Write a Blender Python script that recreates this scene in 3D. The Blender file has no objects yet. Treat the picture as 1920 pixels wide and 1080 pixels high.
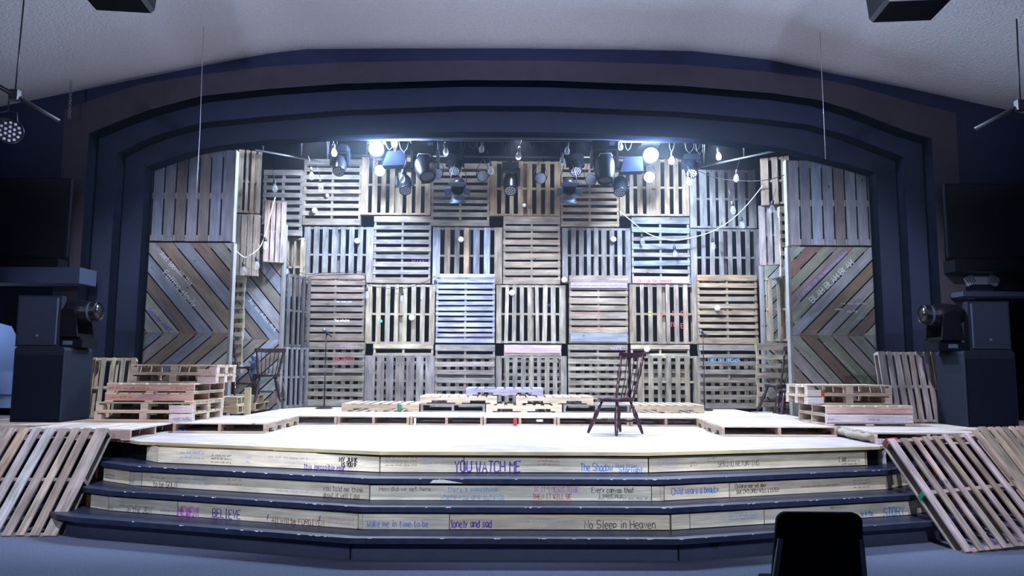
import bpy, math, random
from mathutils import Vector, Matrix
random.seed(7)
R = random.Random(11)
SC = bpy.context.scene
COL = SC.collection

# ------------------------------------------------------------------ camera
F_PX, EYE = 1440.0, 1.6
PITCH, ROLL = math.atan(150 / F_PX), math.radians(0.3)
fwd = Vector((0, math.cos(PITCH), math.sin(PITCH)))
upv = Vector((0, -math.sin(PITCH), math.cos(PITCH)))
rgt = Vector((1, 0, 0))
cR = rgt * math.cos(ROLL) + upv * math.sin(ROLL)
cU = upv * math.cos(ROLL) - rgt * math.sin(ROLL)
cam_d = bpy.data.cameras.new('camera')
cam = bpy.data.objects.new('camera', cam_d)
COL.objects.link(cam)
cam_d.sensor_width = 36
cam_d.lens = F_PX * 36 / 1920
cam_d.clip_end = 100
cam.matrix_world = Matrix(((cR.x, cU.x, -fwd.x, 0), (cR.y, cU.y, -fwd.y, 0), (cR.z, cU.z, -fwd.z, EYE), (0, 0, 0, 1)))
SC.camera = cam
EYEV = Vector((0, 0, EYE))

def ray(px, py):
    return fwd * F_PX + cR * (px - 960) + cU * (540 - py)
def atY(px, py, Y):                     # the place at depth Y
    d = ray(px, py); return EYEV + d * (Y / d.y)
def atZ(px, py, Z):                     # the place at height Z
    d = ray(px, py); return EYEV + d * ((Z - EYE) / d.z)
def proj(p):
    q = Vector(p) - EYEV; w = q.dot(fwd)
    return (960 + F_PX * q.dot(cR) / w, 540 - F_PX * q.dot(cU) / w)

# ------------------------------------------------------------------ world, lights, exposure
W = bpy.data.worlds.new('world'); SC.world = W; W.use_nodes = True
W.node_tree.nodes['Background'].inputs[0].default_value = (0.30, 0.42, 1.0, 1)
W.node_tree.nodes['Background'].inputs[1].default_value = 0.045
SC.view_settings.view_transform = 'Standard'
SC.view_settings.look = 'None'
SC.view_settings.gamma = 1
SC.view_settings.exposure = 0.0
SC.view_settings.use_curve_mapping = False
SC.cycles.max_bounces = 6
SC.cycles.diffuse_bounces = 3
SC.cycles.glossy_bounces = 3
SC.cycles.transmission_bounces = 4
SC.cycles.transparent_max_bounces = 8
SC.cycles.volume_bounces = 0
SC.cycles.sample_clamp_indirect = 6

def light(name, kind, loc, energy, color, target=None, **kw):
    d = bpy.data.lights.new(name, kind); d.energy = energy; d.color = color
    for k, v in kw.items(): setattr(d, k, v)
    o = bpy.data.objects.new(name, d); COL.objects.link(o); o.location = loc
    if target is not None:
        o.rotation_euler = (Vector(target) - Vector(loc)).to_track_quat('-Z', 'Y').to_euler()
    return o
COOL = (0.74, 0.80, 1.0)
# rig lamps shining down on the stage
for i, (x, y, tx, ty, e) in enumerate([(-3.0, 11.78, -3.4, 9.9, 480), (-1.4, 11.78, -1.2, 9.3, 480), (0.1, 11.78, 0.2, 9.1, 480),
                                    (1.6, 11.78, 1.5, 9.3, 480), (3.2, 11.78, 3.6, 9.9, 480)]):
    light('stage_downlight', 'SPOT', (x, y, 5.24), e, COOL, (tx, ty, 0.8), spot_size=math.radians(95), spot_blend=0.8, shadow_soft_size=0.05)
# added spots above the seats, out of view, lighting the stage evenly
for x in (-3.4, 0.0, 3.4): light('stage_fill_spot', 'SPOT', (x, 5.2, 5.75), 1250, (0.78, 0.80, 1.0), (x * 1.05, 10.4, 0.6), spot_size=math.radians(72), spot_blend=0.45, shadow_soft_size=0.08)
# spots added behind the valance to brighten the pallet wall
for x in (-3.2, -1.1, 1.1, 3.2): light('wall_fill_spot', 'SPOT', (x, 11.75, 5.26), 470, (0.78, 0.80, 1.0), (x * 1.1, 13.0, 1.4), spot_size=math.radians(72), spot_blend=0.9, shadow_soft_size=0.05)
# front-of-house lamps above and behind the camera
for x, e in ((-3.6, 1050), (0.0, 1500), (3.6, 1050)):
    light('front_light', 'SPOT', (x, -1.0, 4.5), e * 1.0, (0.79, 0.81, 1.0), (x * 0.9, 10.0, 1.1), spot_size=math.radians(44), spot_blend=0.8, shadow_soft_size=0.12)
# the two heads that glare at the house
GLARE = [(705, 278), (1221, 290)]
for px, py in GLARE:
    p = atY(px, py, 11.78)
    light('glare_lamp', 'POINT', p, 1250, (0.55, 0.74, 1.0), shadow_soft_size=0.17)
# invented low spots, out of view, that lift the ceiling and arch top
for x in (-6.0, -2.0, 2.0, 6.0): light('ceiling_fill_spot', 'SPOT', (x, -1.5, 2.5), 3500 if abs(x) < 3 else 1900, (0.62, 0.68, 1.0), (x * 0.9, 8.5, 7.0), spot_size=math.radians(40), spot_blend=1.0, shadow_soft_size=0.25)

# ------------------------------------------------------------------ materials
MATS = {}
def node_mat(name):
    m = bpy.data.materials.new(name); m.use_nodes = True; MATS[name] = m
    nt = m.node_tree; return m, nt, nt.nodes['Principled BSDF']
def plain(name, col, rough=0.6, metal=0.0, noise=0.0, scale=20, bump=0.0, emit=0.0, spec=0.5):
    m, nt, b = node_mat(name)
    b.inputs['Roughness'].default_value = rough; b.inputs['Metallic'].default_value = metal
    b.inputs['Base Color'].default_value = (*col, 1); b.inputs['Specular IOR Level'].default_value = spec
    if noise or bump:
        tc = nt.nodes.new('ShaderNodeTexCoord'); n = nt.nodes.new('ShaderNodeTexNoise')
        n.inputs['Scale'].default_value = scale; n.inputs['Detail'].default_value = 5
        nt.links.new(tc.outputs['Object'], n.inputs['Vector'])
        if noise:
            r = nt.nodes.new('ShaderNodeValToRGB')
            r.color_ramp.elements[0].position = 0.3; r.color_ramp.elements[1].position = 0.7
            r.color_ramp.elements[0].color = (*[c * (1 - noise) for c in col], 1)
            r.color_ramp.elements[1].color = (*[min(1, c * (1 + noise)) for c in col], 1)
            nt.links.new(n.outputs['Fac'], r.inputs['Fac']); nt.links.new(r.outputs['Color'], b.inputs['Base Color'])
        if bump:
            bp = nt.nodes.new('ShaderNodeBump'); bp.inputs['Strength'].default_value = bump; bp.inputs['Distance'].default_value = 0.02
            nt.links.new(n.outputs['Fac'], bp.inputs['Height']); nt.links.new(bp.outputs['Normal'], b.inputs['Normal'])
    if emit:
        b.inputs['Emission Color'].default_value = (*col, 1); b.inputs['Emission Strength'].default_value = emit
    return m
def wood_mat(name, rough=0.75, knots=True, contrast=0.42, stain=0.42):
    m, nt, b = node_mat(name); L = nt.links.new
    b.inputs['Roughness'].default_value = rough; b.inputs['Specular IOR Level'].default_value = 0.25
    uv = nt.nodes.new('ShaderNodeUVMap'); at = nt.nodes.new('ShaderNodeAttribute'); at.attribute_name = 'tint'
    mp = nt.nodes.new('ShaderNodeMapping'); mp.inputs['Scale'].default_value = (1.6, 26, 1); L(uv.outputs[0], mp.inputs[0])
    n = nt.nodes.new('ShaderNodeTexNoise'); n.inputs['Scale'].default_value = 1.6; n.inputs['Detail'].default_value = 6
    n.inputs['Distortion'].default_value = 0.8; L(mp.outputs[0], n.inputs['Vector'])
    mr = nt.nodes.new('ShaderNodeMapRange'); mr.inputs['From Min'].default_value = 0.3; mr.inputs['From Max'].default_value = 0.72
    mr.inputs['To Min'].default_value = 1 - contrast; mr.inputs['To Max'].default_value = 1 + contrast * 0.35; L(n.outputs['Fac'], mr.inputs['Value'])
    mp2 = nt.nodes.new('ShaderNodeMapping'); mp2.inputs['Scale'].default_value = (2.2, 6, 1); L(uv.outputs[0], mp2.inputs[0])
    n2 = nt.nodes.new('ShaderNodeTexNoise'); n2.inputs['Scale'].default_value = 1.3; n2.inputs['Detail'].default_value = 3; L(mp2.outputs[0], n2.inputs['Vector'])
    mr2 = nt.nodes.new('ShaderNodeMapRange'); mr2.inputs['From Min'].default_value = 0.35; mr2.inputs['From Max'].default_value = 0.65
    mr2.inputs['To Min'].default_value = 1 - stain; mr2.inputs['To Max'].default_value = 1.05; L(n2.outputs['Fac'], mr2.inputs['Value'])
    mu = nt.nodes.new('ShaderNodeMath'); mu.operation = 'MULTIPLY'; L(mr.outputs[0], mu.inputs[0]); L(mr2.outputs[0], mu.inputs[1])
    last = mu.outputs[0]
    if knots:
        mp3 = nt.nodes.new('ShaderNodeMapping'); mp3.inputs['Scale'].default_value = (2.2, 4.2, 1); L(uv.outputs[0], mp3.inputs[0])
        v = nt.nodes.new('ShaderNodeTexVoronoi'); v.inputs['Scale'].default_value = 1.0; L(mp3.outputs[0], v.inputs['Vector'])
        k = nt.nodes.new('ShaderNodeMapRange'); k.inputs['From Min'].default_value = 0.03; k.inputs['From Max'].default_value = 0.075
        k.inputs['To Min'].default_value = 0.35; k.inputs['To Max'].default_value = 1.0; L(v.outputs['Distance'], k.inputs['Value'])
        m2 = nt.nodes.new('ShaderNodeMath'); m2.operation = 'MULTIPLY'; L(last, m2.inputs[0]); L(k.outputs[0], m2.inputs[1]); last = m2.outputs[0]
    vm = nt.nodes.new('ShaderNodeVectorMath'); vm.operation = 'SCALE'; L(at.outputs['Color'], vm.inputs[0]); L(last, vm.inputs['Scale'])
    L(vm.outputs[0], b.inputs['Base Color'])
    bp = nt.nodes.new('ShaderNodeBump'); bp.inputs['Strength'].default_value = 0.35; bp.inputs['Distance'].default_value = 0.004
    L(n.outputs['Fac'], bp.inputs['Height']); L(bp.outputs[0], b.inputs['Normal'])
    return m
WOOD = wood_mat('weathered_wood')
PANELWOOD = wood_mat('stained_planks', contrast=0.25, stain=0.25)
NEWWOOD = wood_mat('fresh_pine', contrast=0.28, stain=0.2)
MARK = (lambda t: t)(None)
m, nt, b = node_mat('marker_ink'); a = nt.nodes.new('ShaderNodeAttribute'); a.attribute_name = 'tint'
nt.links.new(a.outputs['Color'], b.inputs['Base Color']); b.inputs['Roughness'].default_value = 0.7; MARK = m
NAVY = plain('navy_wall_paint', (0.006, 0.012, 0.046), 0.75, noise=0.15, scale=3, bump=0.03)
ARCHNAVY = plain('dark_blue_trim_paint', (0.010, 0.018, 0.052), 0.75, noise=0.12, scale=4)
BROWN = plain('dull_plum_paint', (0.034, 0.027, 0.040), 0.7, noise=0.12, scale=5)
STEP = plain('dark_navy_step_paint', (0.018, 0.026, 0.056), 0.4, noise=0.3, scale=14, bump=0.05)
CARPET = plain('blue_grey_carpet', (0.075, 0.095, 0.155), 0.95, noise=0.30, scale=90, bump=0.5)
CEIL = plain('textured_white_plaster', (0.46, 0.45, 0.47), 0.9, noise=0.05, scale=30, bump=0.9)
BLACK = plain('black_drape', (0.003, 0.004, 0.008), 1.0, noise=0.3, scale=5, spec=0.0)
SCREEN = plain('black_screen_glass', (0.004, 0.004, 0.006), 0.18)
BPLAST = plain('black_plastic', (0.004, 0.005, 0.008), 0.32, noise=0.2, scale=12, spec=0.14)
BMET = plain('black_metal', (0.008, 0.009, 0.013), 0.4, 0.1, noise=0.2, scale=12)
GRILLE = plain('dark_grille_cloth', (0.012, 0.018, 0.034), 0.8, noise=0.35, scale=160, spec=0.2)
BOXPAINT = plain('speckled_cabinet_paint', (0.005, 0.008, 0.018), 0.7, noise=0.25, scale=90, spec=0.2)
STEEL = plain('dull_steel', (0.22, 0.23, 0.26), 0.4, 0.8, noise=0.1, scale=30)
WIREM = plain('grey_wire', (0.30, 0.32, 0.36), 0.5, 0.4, noise=0.05, scale=30)
CORD = plain('black_rubber_cord', (0.010, 0.010, 0.014), 0.6, noise=0.1, scale=30)
WCORD = plain('pale_cord', (0.55, 0.58, 0.66), 0.5, noise=0.05, scale=30)
FROST = plain('frosted_lens', (0.13, 0.14, 0.17), 0.4, noise=0.08, scale=60)
LED = plain('led_cell_lens', (0.26, 0.27, 0.32), 0.25, noise=0.1, scale=60)
GLOBE = plain('white_globe_glass', (0.85, 0.88, 0.92), 0.3, noise=0.03, scale=20)
WPLAST = plain('white_plastic', (0.62, 0.66, 0.78), 0.45, noise=0.05, scale=20)
CHERRY = plain('dark_mahogany_varnish', (0.034, 0.012, 0.019), 0.28, noise=0.4, scale=18)
DKCHAIR = plain('dark_walnut_varnish', (0.030, 0.018, 0.018), 0.22, noise=0.4, scale=18)
FABRIC = plain('black_upholstery', (0.004, 0.005, 0.010), 0.95, noise=0.25, scale=150, bump=0.2, spec=0.08)
FLAP = plain('blue_grey_barn_door_metal', (0.05, 0.08, 0.13), 0.55, 0.2, noise=0.1, scale=20)
PALEWALL = plain('pale_blue_wall_paint', (0.25, 0.33, 0.55), 0.7, noise=0.05, scale=4)
REDP = plain('red_paint', (0.35, 0.02, 0.04), 0.6, noise=0.2, scale=20)
GREENP = plain('green_paint', (0.02, 0.22, 0.10), 0.6, noise=0.2, scale=20)
BLUEP = plain('blue_plastic_film', (0.03, 0.10, 0.60), 0.4, noise=0.2, scale=20)
m, nt, b = node_mat('clear_bulb_glass'); b.inputs['Base Color'].default_value = (0.9, 0.93, 1, 1); b.inputs['Roughness'].default_value = 0.04
b.inputs['Alpha'].default_value = 0.09; b.inputs['Specular IOR Level'].default_value = 0.8
n = nt.nodes.new('ShaderNodeTexNoise'); n.inputs['Scale'].default_value = 40; bp = nt.nodes.new('ShaderNodeBump'); bp.inputs['Strength'].default_value = 0.05
nt.links.new(n.outputs['Fac'], bp.inputs['Height']); nt.links.new(bp.outputs[0], b.inputs['Normal']); CLEAR = m
LAMPON = plain('lit_lens', (0.72, 0.86, 1.0), 0.3, noise=0, emit=60)
# chipped steps: pale chips showing through the paint on the nosing
# ------------------------------------------------------------------ mesh collector
def newell(ps):
    n = Vector((0, 0, 0))
    for i, p in enumerate(ps):
        q = ps[(i + 1) % len(ps)]
        n += Vector(((p.y - q.y) * (p.z + q.z), (p.z - q.z) * (p.x + q.x), (p.x - q.x) * (p.y + q.y)))
    return n.normalized() if n.length else Vector((0, 0, 1))
class MB:
    def __init__(s): s.v = []; s.f = []; s.uv = []; s.t = []; s.sm = []
    def face(s, idx, uvs=None, tint=(1, 1, 1), smooth=False):
        s.f.append(tuple(idx)); s.sm.append(smooth); s.t += [tint] * len(idx)
        s.uv += uvs if uvs else [(0.0, 0.0)] * len(idx)
    def box(s, c, size, rot=None, tint=(1, 1, 1), axis=None):
        c = Vector(c); h = [d / 2 for d in size]; b = len(s.v); loc = []
        for x in (-1, 1):
            for y in (-1, 1):
                for z in (-1, 1):
                    p = Vector((x * h[0], y * h[1], z * h[2])); loc.append(p); s.v.append((rot @ p if rot else p) + c)
        ax = axis if axis is not None else max(range(3), key=lambda i: size[i])
        ou, ov = R.uniform(0, 50), R.uniform(0, 50)
        for q in ((0, 1, 3, 2), (4, 6, 7, 5), (0, 4, 5, 1), (2, 3, 7, 6), (0, 2, 6, 4), (1, 5, 7, 3)):
            nrm = (loc[q[1]] - loc[q[0]]).cross(loc[q[2]] - loc[q[1]])
            na = max(range(3), key=lambda i: abs(nrm[i])); rest = [i for i in range(3) if i != na]
            if ax in rest: ua = ax; va = [i for i in rest if i != ax][0]
            else: ua, va = rest
            s.face([b + i for i in q], [(loc[i][ua] + ou, loc[i][va] + ov) for i in q], tint)
    def prism(s, poly, vec, tint=(1, 1, 1), udir=None, smooth=False):
        """extrude a closed 3D polygon along vec"""
        ps = [Vector(p) for p in poly]; vec = Vector(vec); b = len(s.v); n = len(ps)
        if newell(ps).dot(vec) > 0: ps = ps[::-1]
        s.v += ps + [p + vec for p in ps]
        u = Vector(udir).normalized() if udir else (ps[1] - ps[0]).normalized(); w = vec.normalized().cross(u)
        ou, ov = R.uniform(0, 50), R.uniform(0, 50)
        U = lambda p: (p.dot(u) + ou, p.dot(w) + ov)
        s.face(range(b, b + n), [U(p) for p in ps], tint)
        s.face(range(b + 2 * n - 1, b + n - 1, -1), [U(p) for p in ps[::-1]], tint)
        for i in range(n):
            j = (i + 1) % n; l = (ps[j] - ps[i]).length
            s.face([b + j, b + i, b + n + i, b + n + j], [(ou + l, ov), (ou, ov), (ou, ov + vec.length), (ou + l, ov + vec.length)], tint, smooth)
    def lathe(s, base, axis, prof, n=16, tint=(1, 1, 1), caps=True, smooth=True):
        """prof: list of (radius, distance along axis)"""
        base = Vector(base); ax = Vector(axis).normalized()
        a = ax.orthogonal().normalized(); c = ax.cross(a); b = len(s.v)
        for r, h in prof:
            for k in range(n):
                t = 2 * math.pi * k / n
                s.v.append(base + ax * h + (a * math.cos(t) + c * math.sin(t)) * r)
        for i in range(len(prof) - 1):
            for k in range(n):
                k2 = (k + 1) % n
                s.face([b + i * n + k, b + i * n + k2, b + (i + 1) * n + k2, b + (i + 1) * n + k],
                       [(k / n, prof[i][1]), ((k + 1) / n, prof[i][1]), ((k + 1) / n, prof[i + 1][1]), (k / n, prof[i + 1][1])], tint, smooth)
        if caps:
            if prof[0][0] > 1e-5: s.face([b + k for k in range(n - 1, -1, -1)], None, tint)
            if prof[-1][0] > 1e-5: s.face([b + (len(prof) - 1) * n + k for k in range(n)], None, tint)
    def cyl(s, p, q, r, n=10, r2=None, tint=(1, 1, 1)):
        d = Vector(q) - Vector(p); s.lathe(p, d, [(r, 0), (r if r2 is None else r2, d.length)], n, tint)
    def tube(s, pts, r, n=6, tint=(1, 1, 1)):
        pts = [Vector(p) for p in pts]; b = len(s.v); m = len(pts); prev = None
        for i, p in enumerate(pts):
            d = (pts[min(i + 1, m - 1)] - pts[max(i - 1, 0)]).normalized()
            a = (prev - d * prev.dot(d)).normalized() if prev is not None and (prev - d * prev.dot(d)).length > 1e-4 else d.orthogonal().normalized()
            prev = a; c = d.cross(a)
            for k in range(n):
                t = 2 * math.pi * k / n; s.v.append(p + (a * math.cos(t) + c * math.sin(t)) * r)
        for i in range(m - 1):
            for k in range(n):
                k2 = (k + 1) % n; s.face([b + i * n + k, b + i * n + k2, b + (i + 1) * n + k2, b + (i + 1) * n + k], None, tint, True)
        s.face([b + k for k in range(n - 1, -1, -1)], None, tint); s.face([b + (m - 1) * n + k for k in range(n)], None, tint)
    def ball(s, c, r, n=14, sq=(1, 1, 1), tint=(1, 1, 1)):
        c = Vector(c); b = len(s.v); m = n // 2
        for i in range(1, m):
            ph = math.pi * i / m
            for k in range(n):
                t = 2 * math.pi * k / n
                s.v.append(c + Vector((math.sin(ph) * math.cos(t) * r * sq[0], math.sin(ph) * math.sin(t) * r * sq[1], -math.cos(ph) * r * sq[2])))
        s.v.append(c + Vector((0, 0, -r * sq[2]))); lo = len(s.v) - 1; s.v.append(c + Vector((0, 0, r * sq[2]))); hi = len(s.v) - 1
        for i in range(m - 2):
            for k in range(n):
                k2 = (k + 1) % n; s.face([b + i * n + k, b + i * n + k2, b + (i + 1) * n + k2, b + (i + 1) * n + k], None, tint, True)
        for k in range(n):
            k2 = (k + 1) % n; s.face([lo, b + k2, b + k], None, tint, True); s.face([hi, b + (m - 2) * n + k, b + (m - 2) * n + k2], None, tint, True)
    def build(s, name, mat, parent=None, **props):
        me = bpy.data.meshes.new(name); me.from_pydata([tuple(p) for p in s.v], [], s.f); me.materials.append(mat)
        uvl = me.uv_layers.new(name='UVMap'); uvl.data.foreach_set('uv', [c for p in s.uv for c in p])
        at = me.color_attributes.new('tint', 'FLOAT_COLOR', 'CORNER'); at.data.foreach_set('color', [c for t in s.t for c in (*t[:3], 1.0)])
        me.polygons.foreach_set('use_smooth', s.sm); me.update()
        o = bpy.data.objects.new(name, me); COL.objects.link(o)
        if parent is not None: o.parent = parent
        for k, v in props.items(): o[k] = v
        return o
def thing(name, label, cat, group=None, loc=(0, 0, 0), rot=None):
    o = bpy.data.objects.new(name, None); COL.objects.link(o); o.empty_display_size = 0.1; o.location = loc
    if rot is not None: o.rotation_euler = rot.to_euler() if hasattr(rot, 'to_euler') else rot
    o['label'] = label; o['category'] = cat
    if group: o['group'] = group
    return o
def tag(o, label, cat, group=None):
    o['label'] = label; o['category'] = cat
    if group: o['group'] = group
    return o
def structure(o): o['kind'] = 'structure'; return o

# ------------------------------------------------------------------ handwriting
FONT = {'A': '00 26 40|12 32', 'B': '00 06 36 45 44 33 03|33 42 41 30 00', 'C': '45 36 16 05 01 10 30 41', 'D': '00 06 26 44 42 20 00', 'E': '46 06 00 40|03 33',
'F': '46 06 00|03 33', 'G': '45 36 16 05 01 10 30 41 43 23', 'H': '06 00|46 40|03 43', 'I': '16 36|26 20|10 30', 'J': '36 31 20 10 01', 'K': '06 00|46 03 40',
'L': '06 00 40', 'M': '00 06 23 46 40', 'N': '00 06 40 46', 'O': '16 05 01 10 30 41 45 36 16', 'P': '00 06 36 45 44 33 03', 'R': '00 06 36 45 44 33 03|23 40',
'S': '45 36 16 05 04 13 33 42 41 30 10 01', 'T': '06 46|26 20', 'U': '06 01 10 30 41 46', 'V': '06 20 46', 'W': '06 10 23 30 46', 'X': '06 40|46 00', 'Y': '06 23 46|23 20',
'a': '34 14 03 01 10 20 32|34 31 40', 'b': '06 00|03 14 24 33 31 20 10 01', 'c': '33 24 14 03 01 10 20 31', 'd': '36 30|33 24 14 03 01 10 20 31',
'e': '02 32 33 24 14 03 01 10 30', 'f': '35 26 15 10|03 23', 'g': '33 24 14 03 02 11 21 32|34 30 10', 'h': '06 00|03 14 24 33 30', 'i': '14 10|15 16', 'k': '06 00|34 02 30',
'l': '16 10 20', 'm': '04 00|03 14 23 20|23 34 43 40', 'n': '04 00|03 14 24 33 30', 'o': '14 03 01 10 20 31 33 24 14', 'p': '04 00|04 24 33 32 21 01', 'r': '04 00|02 14 34',
's': '33 24 14 03 12 22 31 20 10 01', 't': '16 11 20 30|04 34', 'u': '04 01 10 20 31|34 30', 'v': '04 20 34', 'w': '04 10 23 30 44', 'y': '04 12|34 00', 'z': '04 34 00 30',
"'": '16 15', '.': '10 20', '!': '16 12|11 10', '?': '05 16 26 35 34 22 21|20 10', '*': '20 04 05 16 25 36 45 44 20', '-': '03 33', '/': '00 46', '(': '36 15 11 30', '~': '03 14 22 33'}
INK = dict(purple=(0.10, 0.06, 0.42), blue=(0.10, 0.26, 0.72), black=(0.015, 0.015, 0.025), pink=(0.62, 0.22, 0.62), red=(0.50, 0.06, 0.07), white=(0.80, 0.80, 0.84),
           sky=(0.22, 0.50, 0.80), lilac=(0.50, 0.36, 0.78), grey=(0.13, 0.14, 0.13), orange=(0.55, 0.20, 0.06), brown=(0.22, 0.07, 0.06), green=(0.05, 0.25, 0.08), yellow=(0.6, 0.6, 0.05))
def ribbon(mb, pts, w, nrm, tint):
    pts = [Vector(p) for p in pts]
    if len(pts) < 2: return
    b = len(mb.v); m = len(pts)
    for i, p in enumerate(pts):
        d = (pts[min(i + 1, m - 1)] - pts[max(i - 1, 0)])
        if d.length < 1e-6: d = Vector((1, 0, 0))
        sd = nrm.cross(d.normalized()) * (w / 2); mb.v.append(p + sd); mb.v.append(p - sd)
    for i in range(m - 1): mb.face([b + 2 * i, b + 2 * i + 1, b + 2 * i + 3, b + 2 * i + 2], None, tint)
def write(parent, text, org, xd, yd, h, ink, wide=1.0, stroke=None, wob=0.25, lift=0.002, name='writing'):
    """hand lettering: org = lower left, xd / yd unit directions on the surface, h = cap height"""
    rr = random.Random(len(text) * 7 + int(h * 1000)); org = Vector(org); xd = Vector(xd).normalized(); yd = Vector(yd).normalized(); nrm = xd.cross(yd)
    mb = MB(); cx = 0.0; k = h / 6; st = stroke or h * 0.125; tint = INK[ink]
    for ch in text:
        g = FONT.get(ch)
        if ch == ' ' or g is None: cx += 3 * k * wide; continue
        jy = rr.uniform(-wob, wob) * k; js = rr.uniform(-0.06, 0.06)
        for part in g.split('|'):
            pts = []
            for q in part.split():
                x, y = int(q[0]) + rr.uniform(-wob, wob) * 0.5, int(q[1]) + rr.uniform(-wob, wob) * 0.5
                pts.append(org + nrm * lift + xd * (cx + (x + js * y) * k * wide) + yd * (y * k + jy))
            ribbon(mb, pts, st, nrm, tint)
        cx += (5.3 if ch in 'MWmw' or ch.isupper() else 4.4 if ch not in "il'.!" else 3.0) * k * wide
    return mb.build(name, MARK, parent)
def scribble(parent, org, xd, yd, w, h, ink, lines=1, seed=0):
    """handwriting too small to read: low loops in word-sized groups"""
    rr = random.Random(seed + int(w * 977)); org = Vector(org); xd = Vector(xd).normalized(); yd = Vector(yd).normalized(); nrm = xd.cross(yd)
    mb = MB(); lh = h / lines
    for l in range(lines):
        x = 0.0; y0 = h - (l + 0.8) * lh
        while x < w:
            ww = rr.uniform(0.5, 1.3) * lh * 1.6; pts = []; n = max(4, int(ww / (lh * 0.14)))
            for i in range(n):
                if x + ww * i / n > w: break
                a = lh * (0.55 if rr.random() > 0.78 else 0.33) if i % 2 else 0.0
                pts.append(org + nrm * 0.002 + xd * (x + ww * i / n + rr.uniform(-1, 1) * lh * 0.05) + yd * (y0 + a + rr.uniform(-1, 1) * lh * 0.06))
            ribbon(mb, pts, max(0.004, lh * 0.10), nrm, INK[ink]); x += ww + lh * 0.35
    return mb.build('writing', MARK, parent)

# ------------------------------------------------------------------ pallets
PT = 0.12
TAN = (0.44, 0.31, 0.20); GREYW = (0.255, 0.23, 0.225); BLUEG = (0.245, 0.265, 0.32); PALE = (0.62, 0.50, 0.35); BRN = (0.24, 0.150, 0.085); PINKW = (0.52, 0.32, 0.26)
WEATH = (0.34, 0.27, 0.21); LIL = (0.34, 0.345, 0.44); OLIVE = (0.30, 0.29, 0.19)
def jit(c, rr, a=0.16):
    g = sum(c) / 3; c = tuple((v * 0.92 + g * 0.08) * 1.05 for v in c)
    k = 1 + rr.uniform(-a, a); w = rr.uniform(-0.05, 0.05); return tuple(max(0.01, v * k * (1 + w * (1 - i))) for i, v in enumerate(c))
def notched(mb, x, w, L, h, z0, notch, tint):
    """stringer along local Y at local X=x"""
    hl = L / 2
    if notch:
        a, b, d = hl * 0.30, hl * 0.70, h * 0.42
        pr = [(-hl, 0), (-b, 0), (-b + 0.02, d), (-a - 0.02, d), (-a, 0), (a, 0), (a + 0.02, d), (b - 0.02, d), (b, 0), (hl, 0), (hl, h), (-hl, h)]
        # keep the polygon convex-safe: three feet and a top rail
        for y0, y1 in ((-hl, -b), (-a, a), (b, hl)): mb.box((x, (y0 + y1) / 2, z0 + d / 2), (w, abs(y1 - y0), d), None, tint, 1)
        mb.box((x, 0, z0 + d + (h - d) / 2), (w, L, h - d), None, tint, 1)
    else: mb.box((x, 0, z0 + h / 2), (w, L, h), None, tint, 1)
def pallet(L, Wd, n, col, label, group=None, blocks=False, mat=None, cover=0.62, bottom=3, wide_ends=True, T=PT, tilt=0.006, tints=None, seed=None, notch=True, str_col=None, missing=(), name='wooden_pallet', bcol=None, nstr=3):
    """boards run along local X (length L) and are laid out along local Y; the deck faces local +Z; base at z=0"""
    rr = random.Random(seed if seed is not None else R.random()); mat = mat or WOOD
    root = thing(name, label, 'pallet', group)
    th = 0.017; sh = T - (2 * th if bottom else th)
    tot = Wd * cover; ws = [rr.uniform(0.82, 1.15) for _ in range(n)]
    if wide_ends: ws[0] *= 1.35; ws[-1] *= 1.35
    k = tot / sum(ws); ws = [w * k for w in ws]; gap = (Wd - tot) / (n - 1)
    mb = MB(); y = -Wd / 2
    for i, w in enumerate(ws):
        if i not in missing:
            base = tints[i % len(tints)] if tints else col
            rz = rr.uniform(-tilt, tilt) * (0 if i in (0, n - 1) else 1)
            mb.box((rr.uniform(-0.004, 0.004), y + w / 2, T - th / 2 + rr.uniform(-0.0008, 0)), (L, w, th), Matrix.Rotation(rz, 3, 'Z'), jit(base, rr), 0)
        y += w + gap
    mb.build('deck_boards', mat, root)
    for j in range(nstr):
        x = -L / 2 + 0.02 + (L - 0.04) * j / (nstr - 1)
        if blocks:
            for y_ in (-Wd / 2 + 0.05, 0, Wd / 2 - 0.05):
                sb = MB(); sb.box((x + (0.045 if j == 0 else -0.045 if j == nstr - 1 else 0) * 0.6, y_, th + (sh - th) / 2), (0.09, 0.10, sh - th), None, jit(str_col or col, rr, 0.1), 1); sb.build('spacer_block', mat, root)
            sb = MB(); sb.box((x, 0, T - th * 1.5), (0.09 if 0 < j < nstr - 1 else 0.04, Wd, th), None, jit(col, rr, 0.1), 1); sb.build('cross_board', mat, root)
            continue
        sb = MB(); notched(sb, x, 0.036, Wd, sh, th if bottom else 0, notch, jit(str_col or col, rr, 0.1)); sb.build('stringer', mat, root)
    if bottom:
        bb = MB()
        for i in range(bottom):
            w = 0.10 if bottom <= 4 else 0.075; yy = -Wd / 2 + w / 2 + (Wd - w) * i / (bottom - 1)
            bb.box((0, yy, th / 2), (L - 0.002, w, th), None, jit(bcol or col, rr), 0)
        bb.build('bottom_boards', mat, root)
    return root
def set_frame(o, origin, x, z):
    """object axes: local X along x, local Z along z (made square to x)"""
    x = Vector(x).normalized(); z = Vector(z); z = (z - x * z.dot(x)).normalized(); y = z.cross(x)
    o.rotation_euler = Matrix(((x.x, y.x, z.x), (x.y, y.y, z.y), (x.z, y.z, z.z))).to_euler(); o.location = origin
    return o
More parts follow.
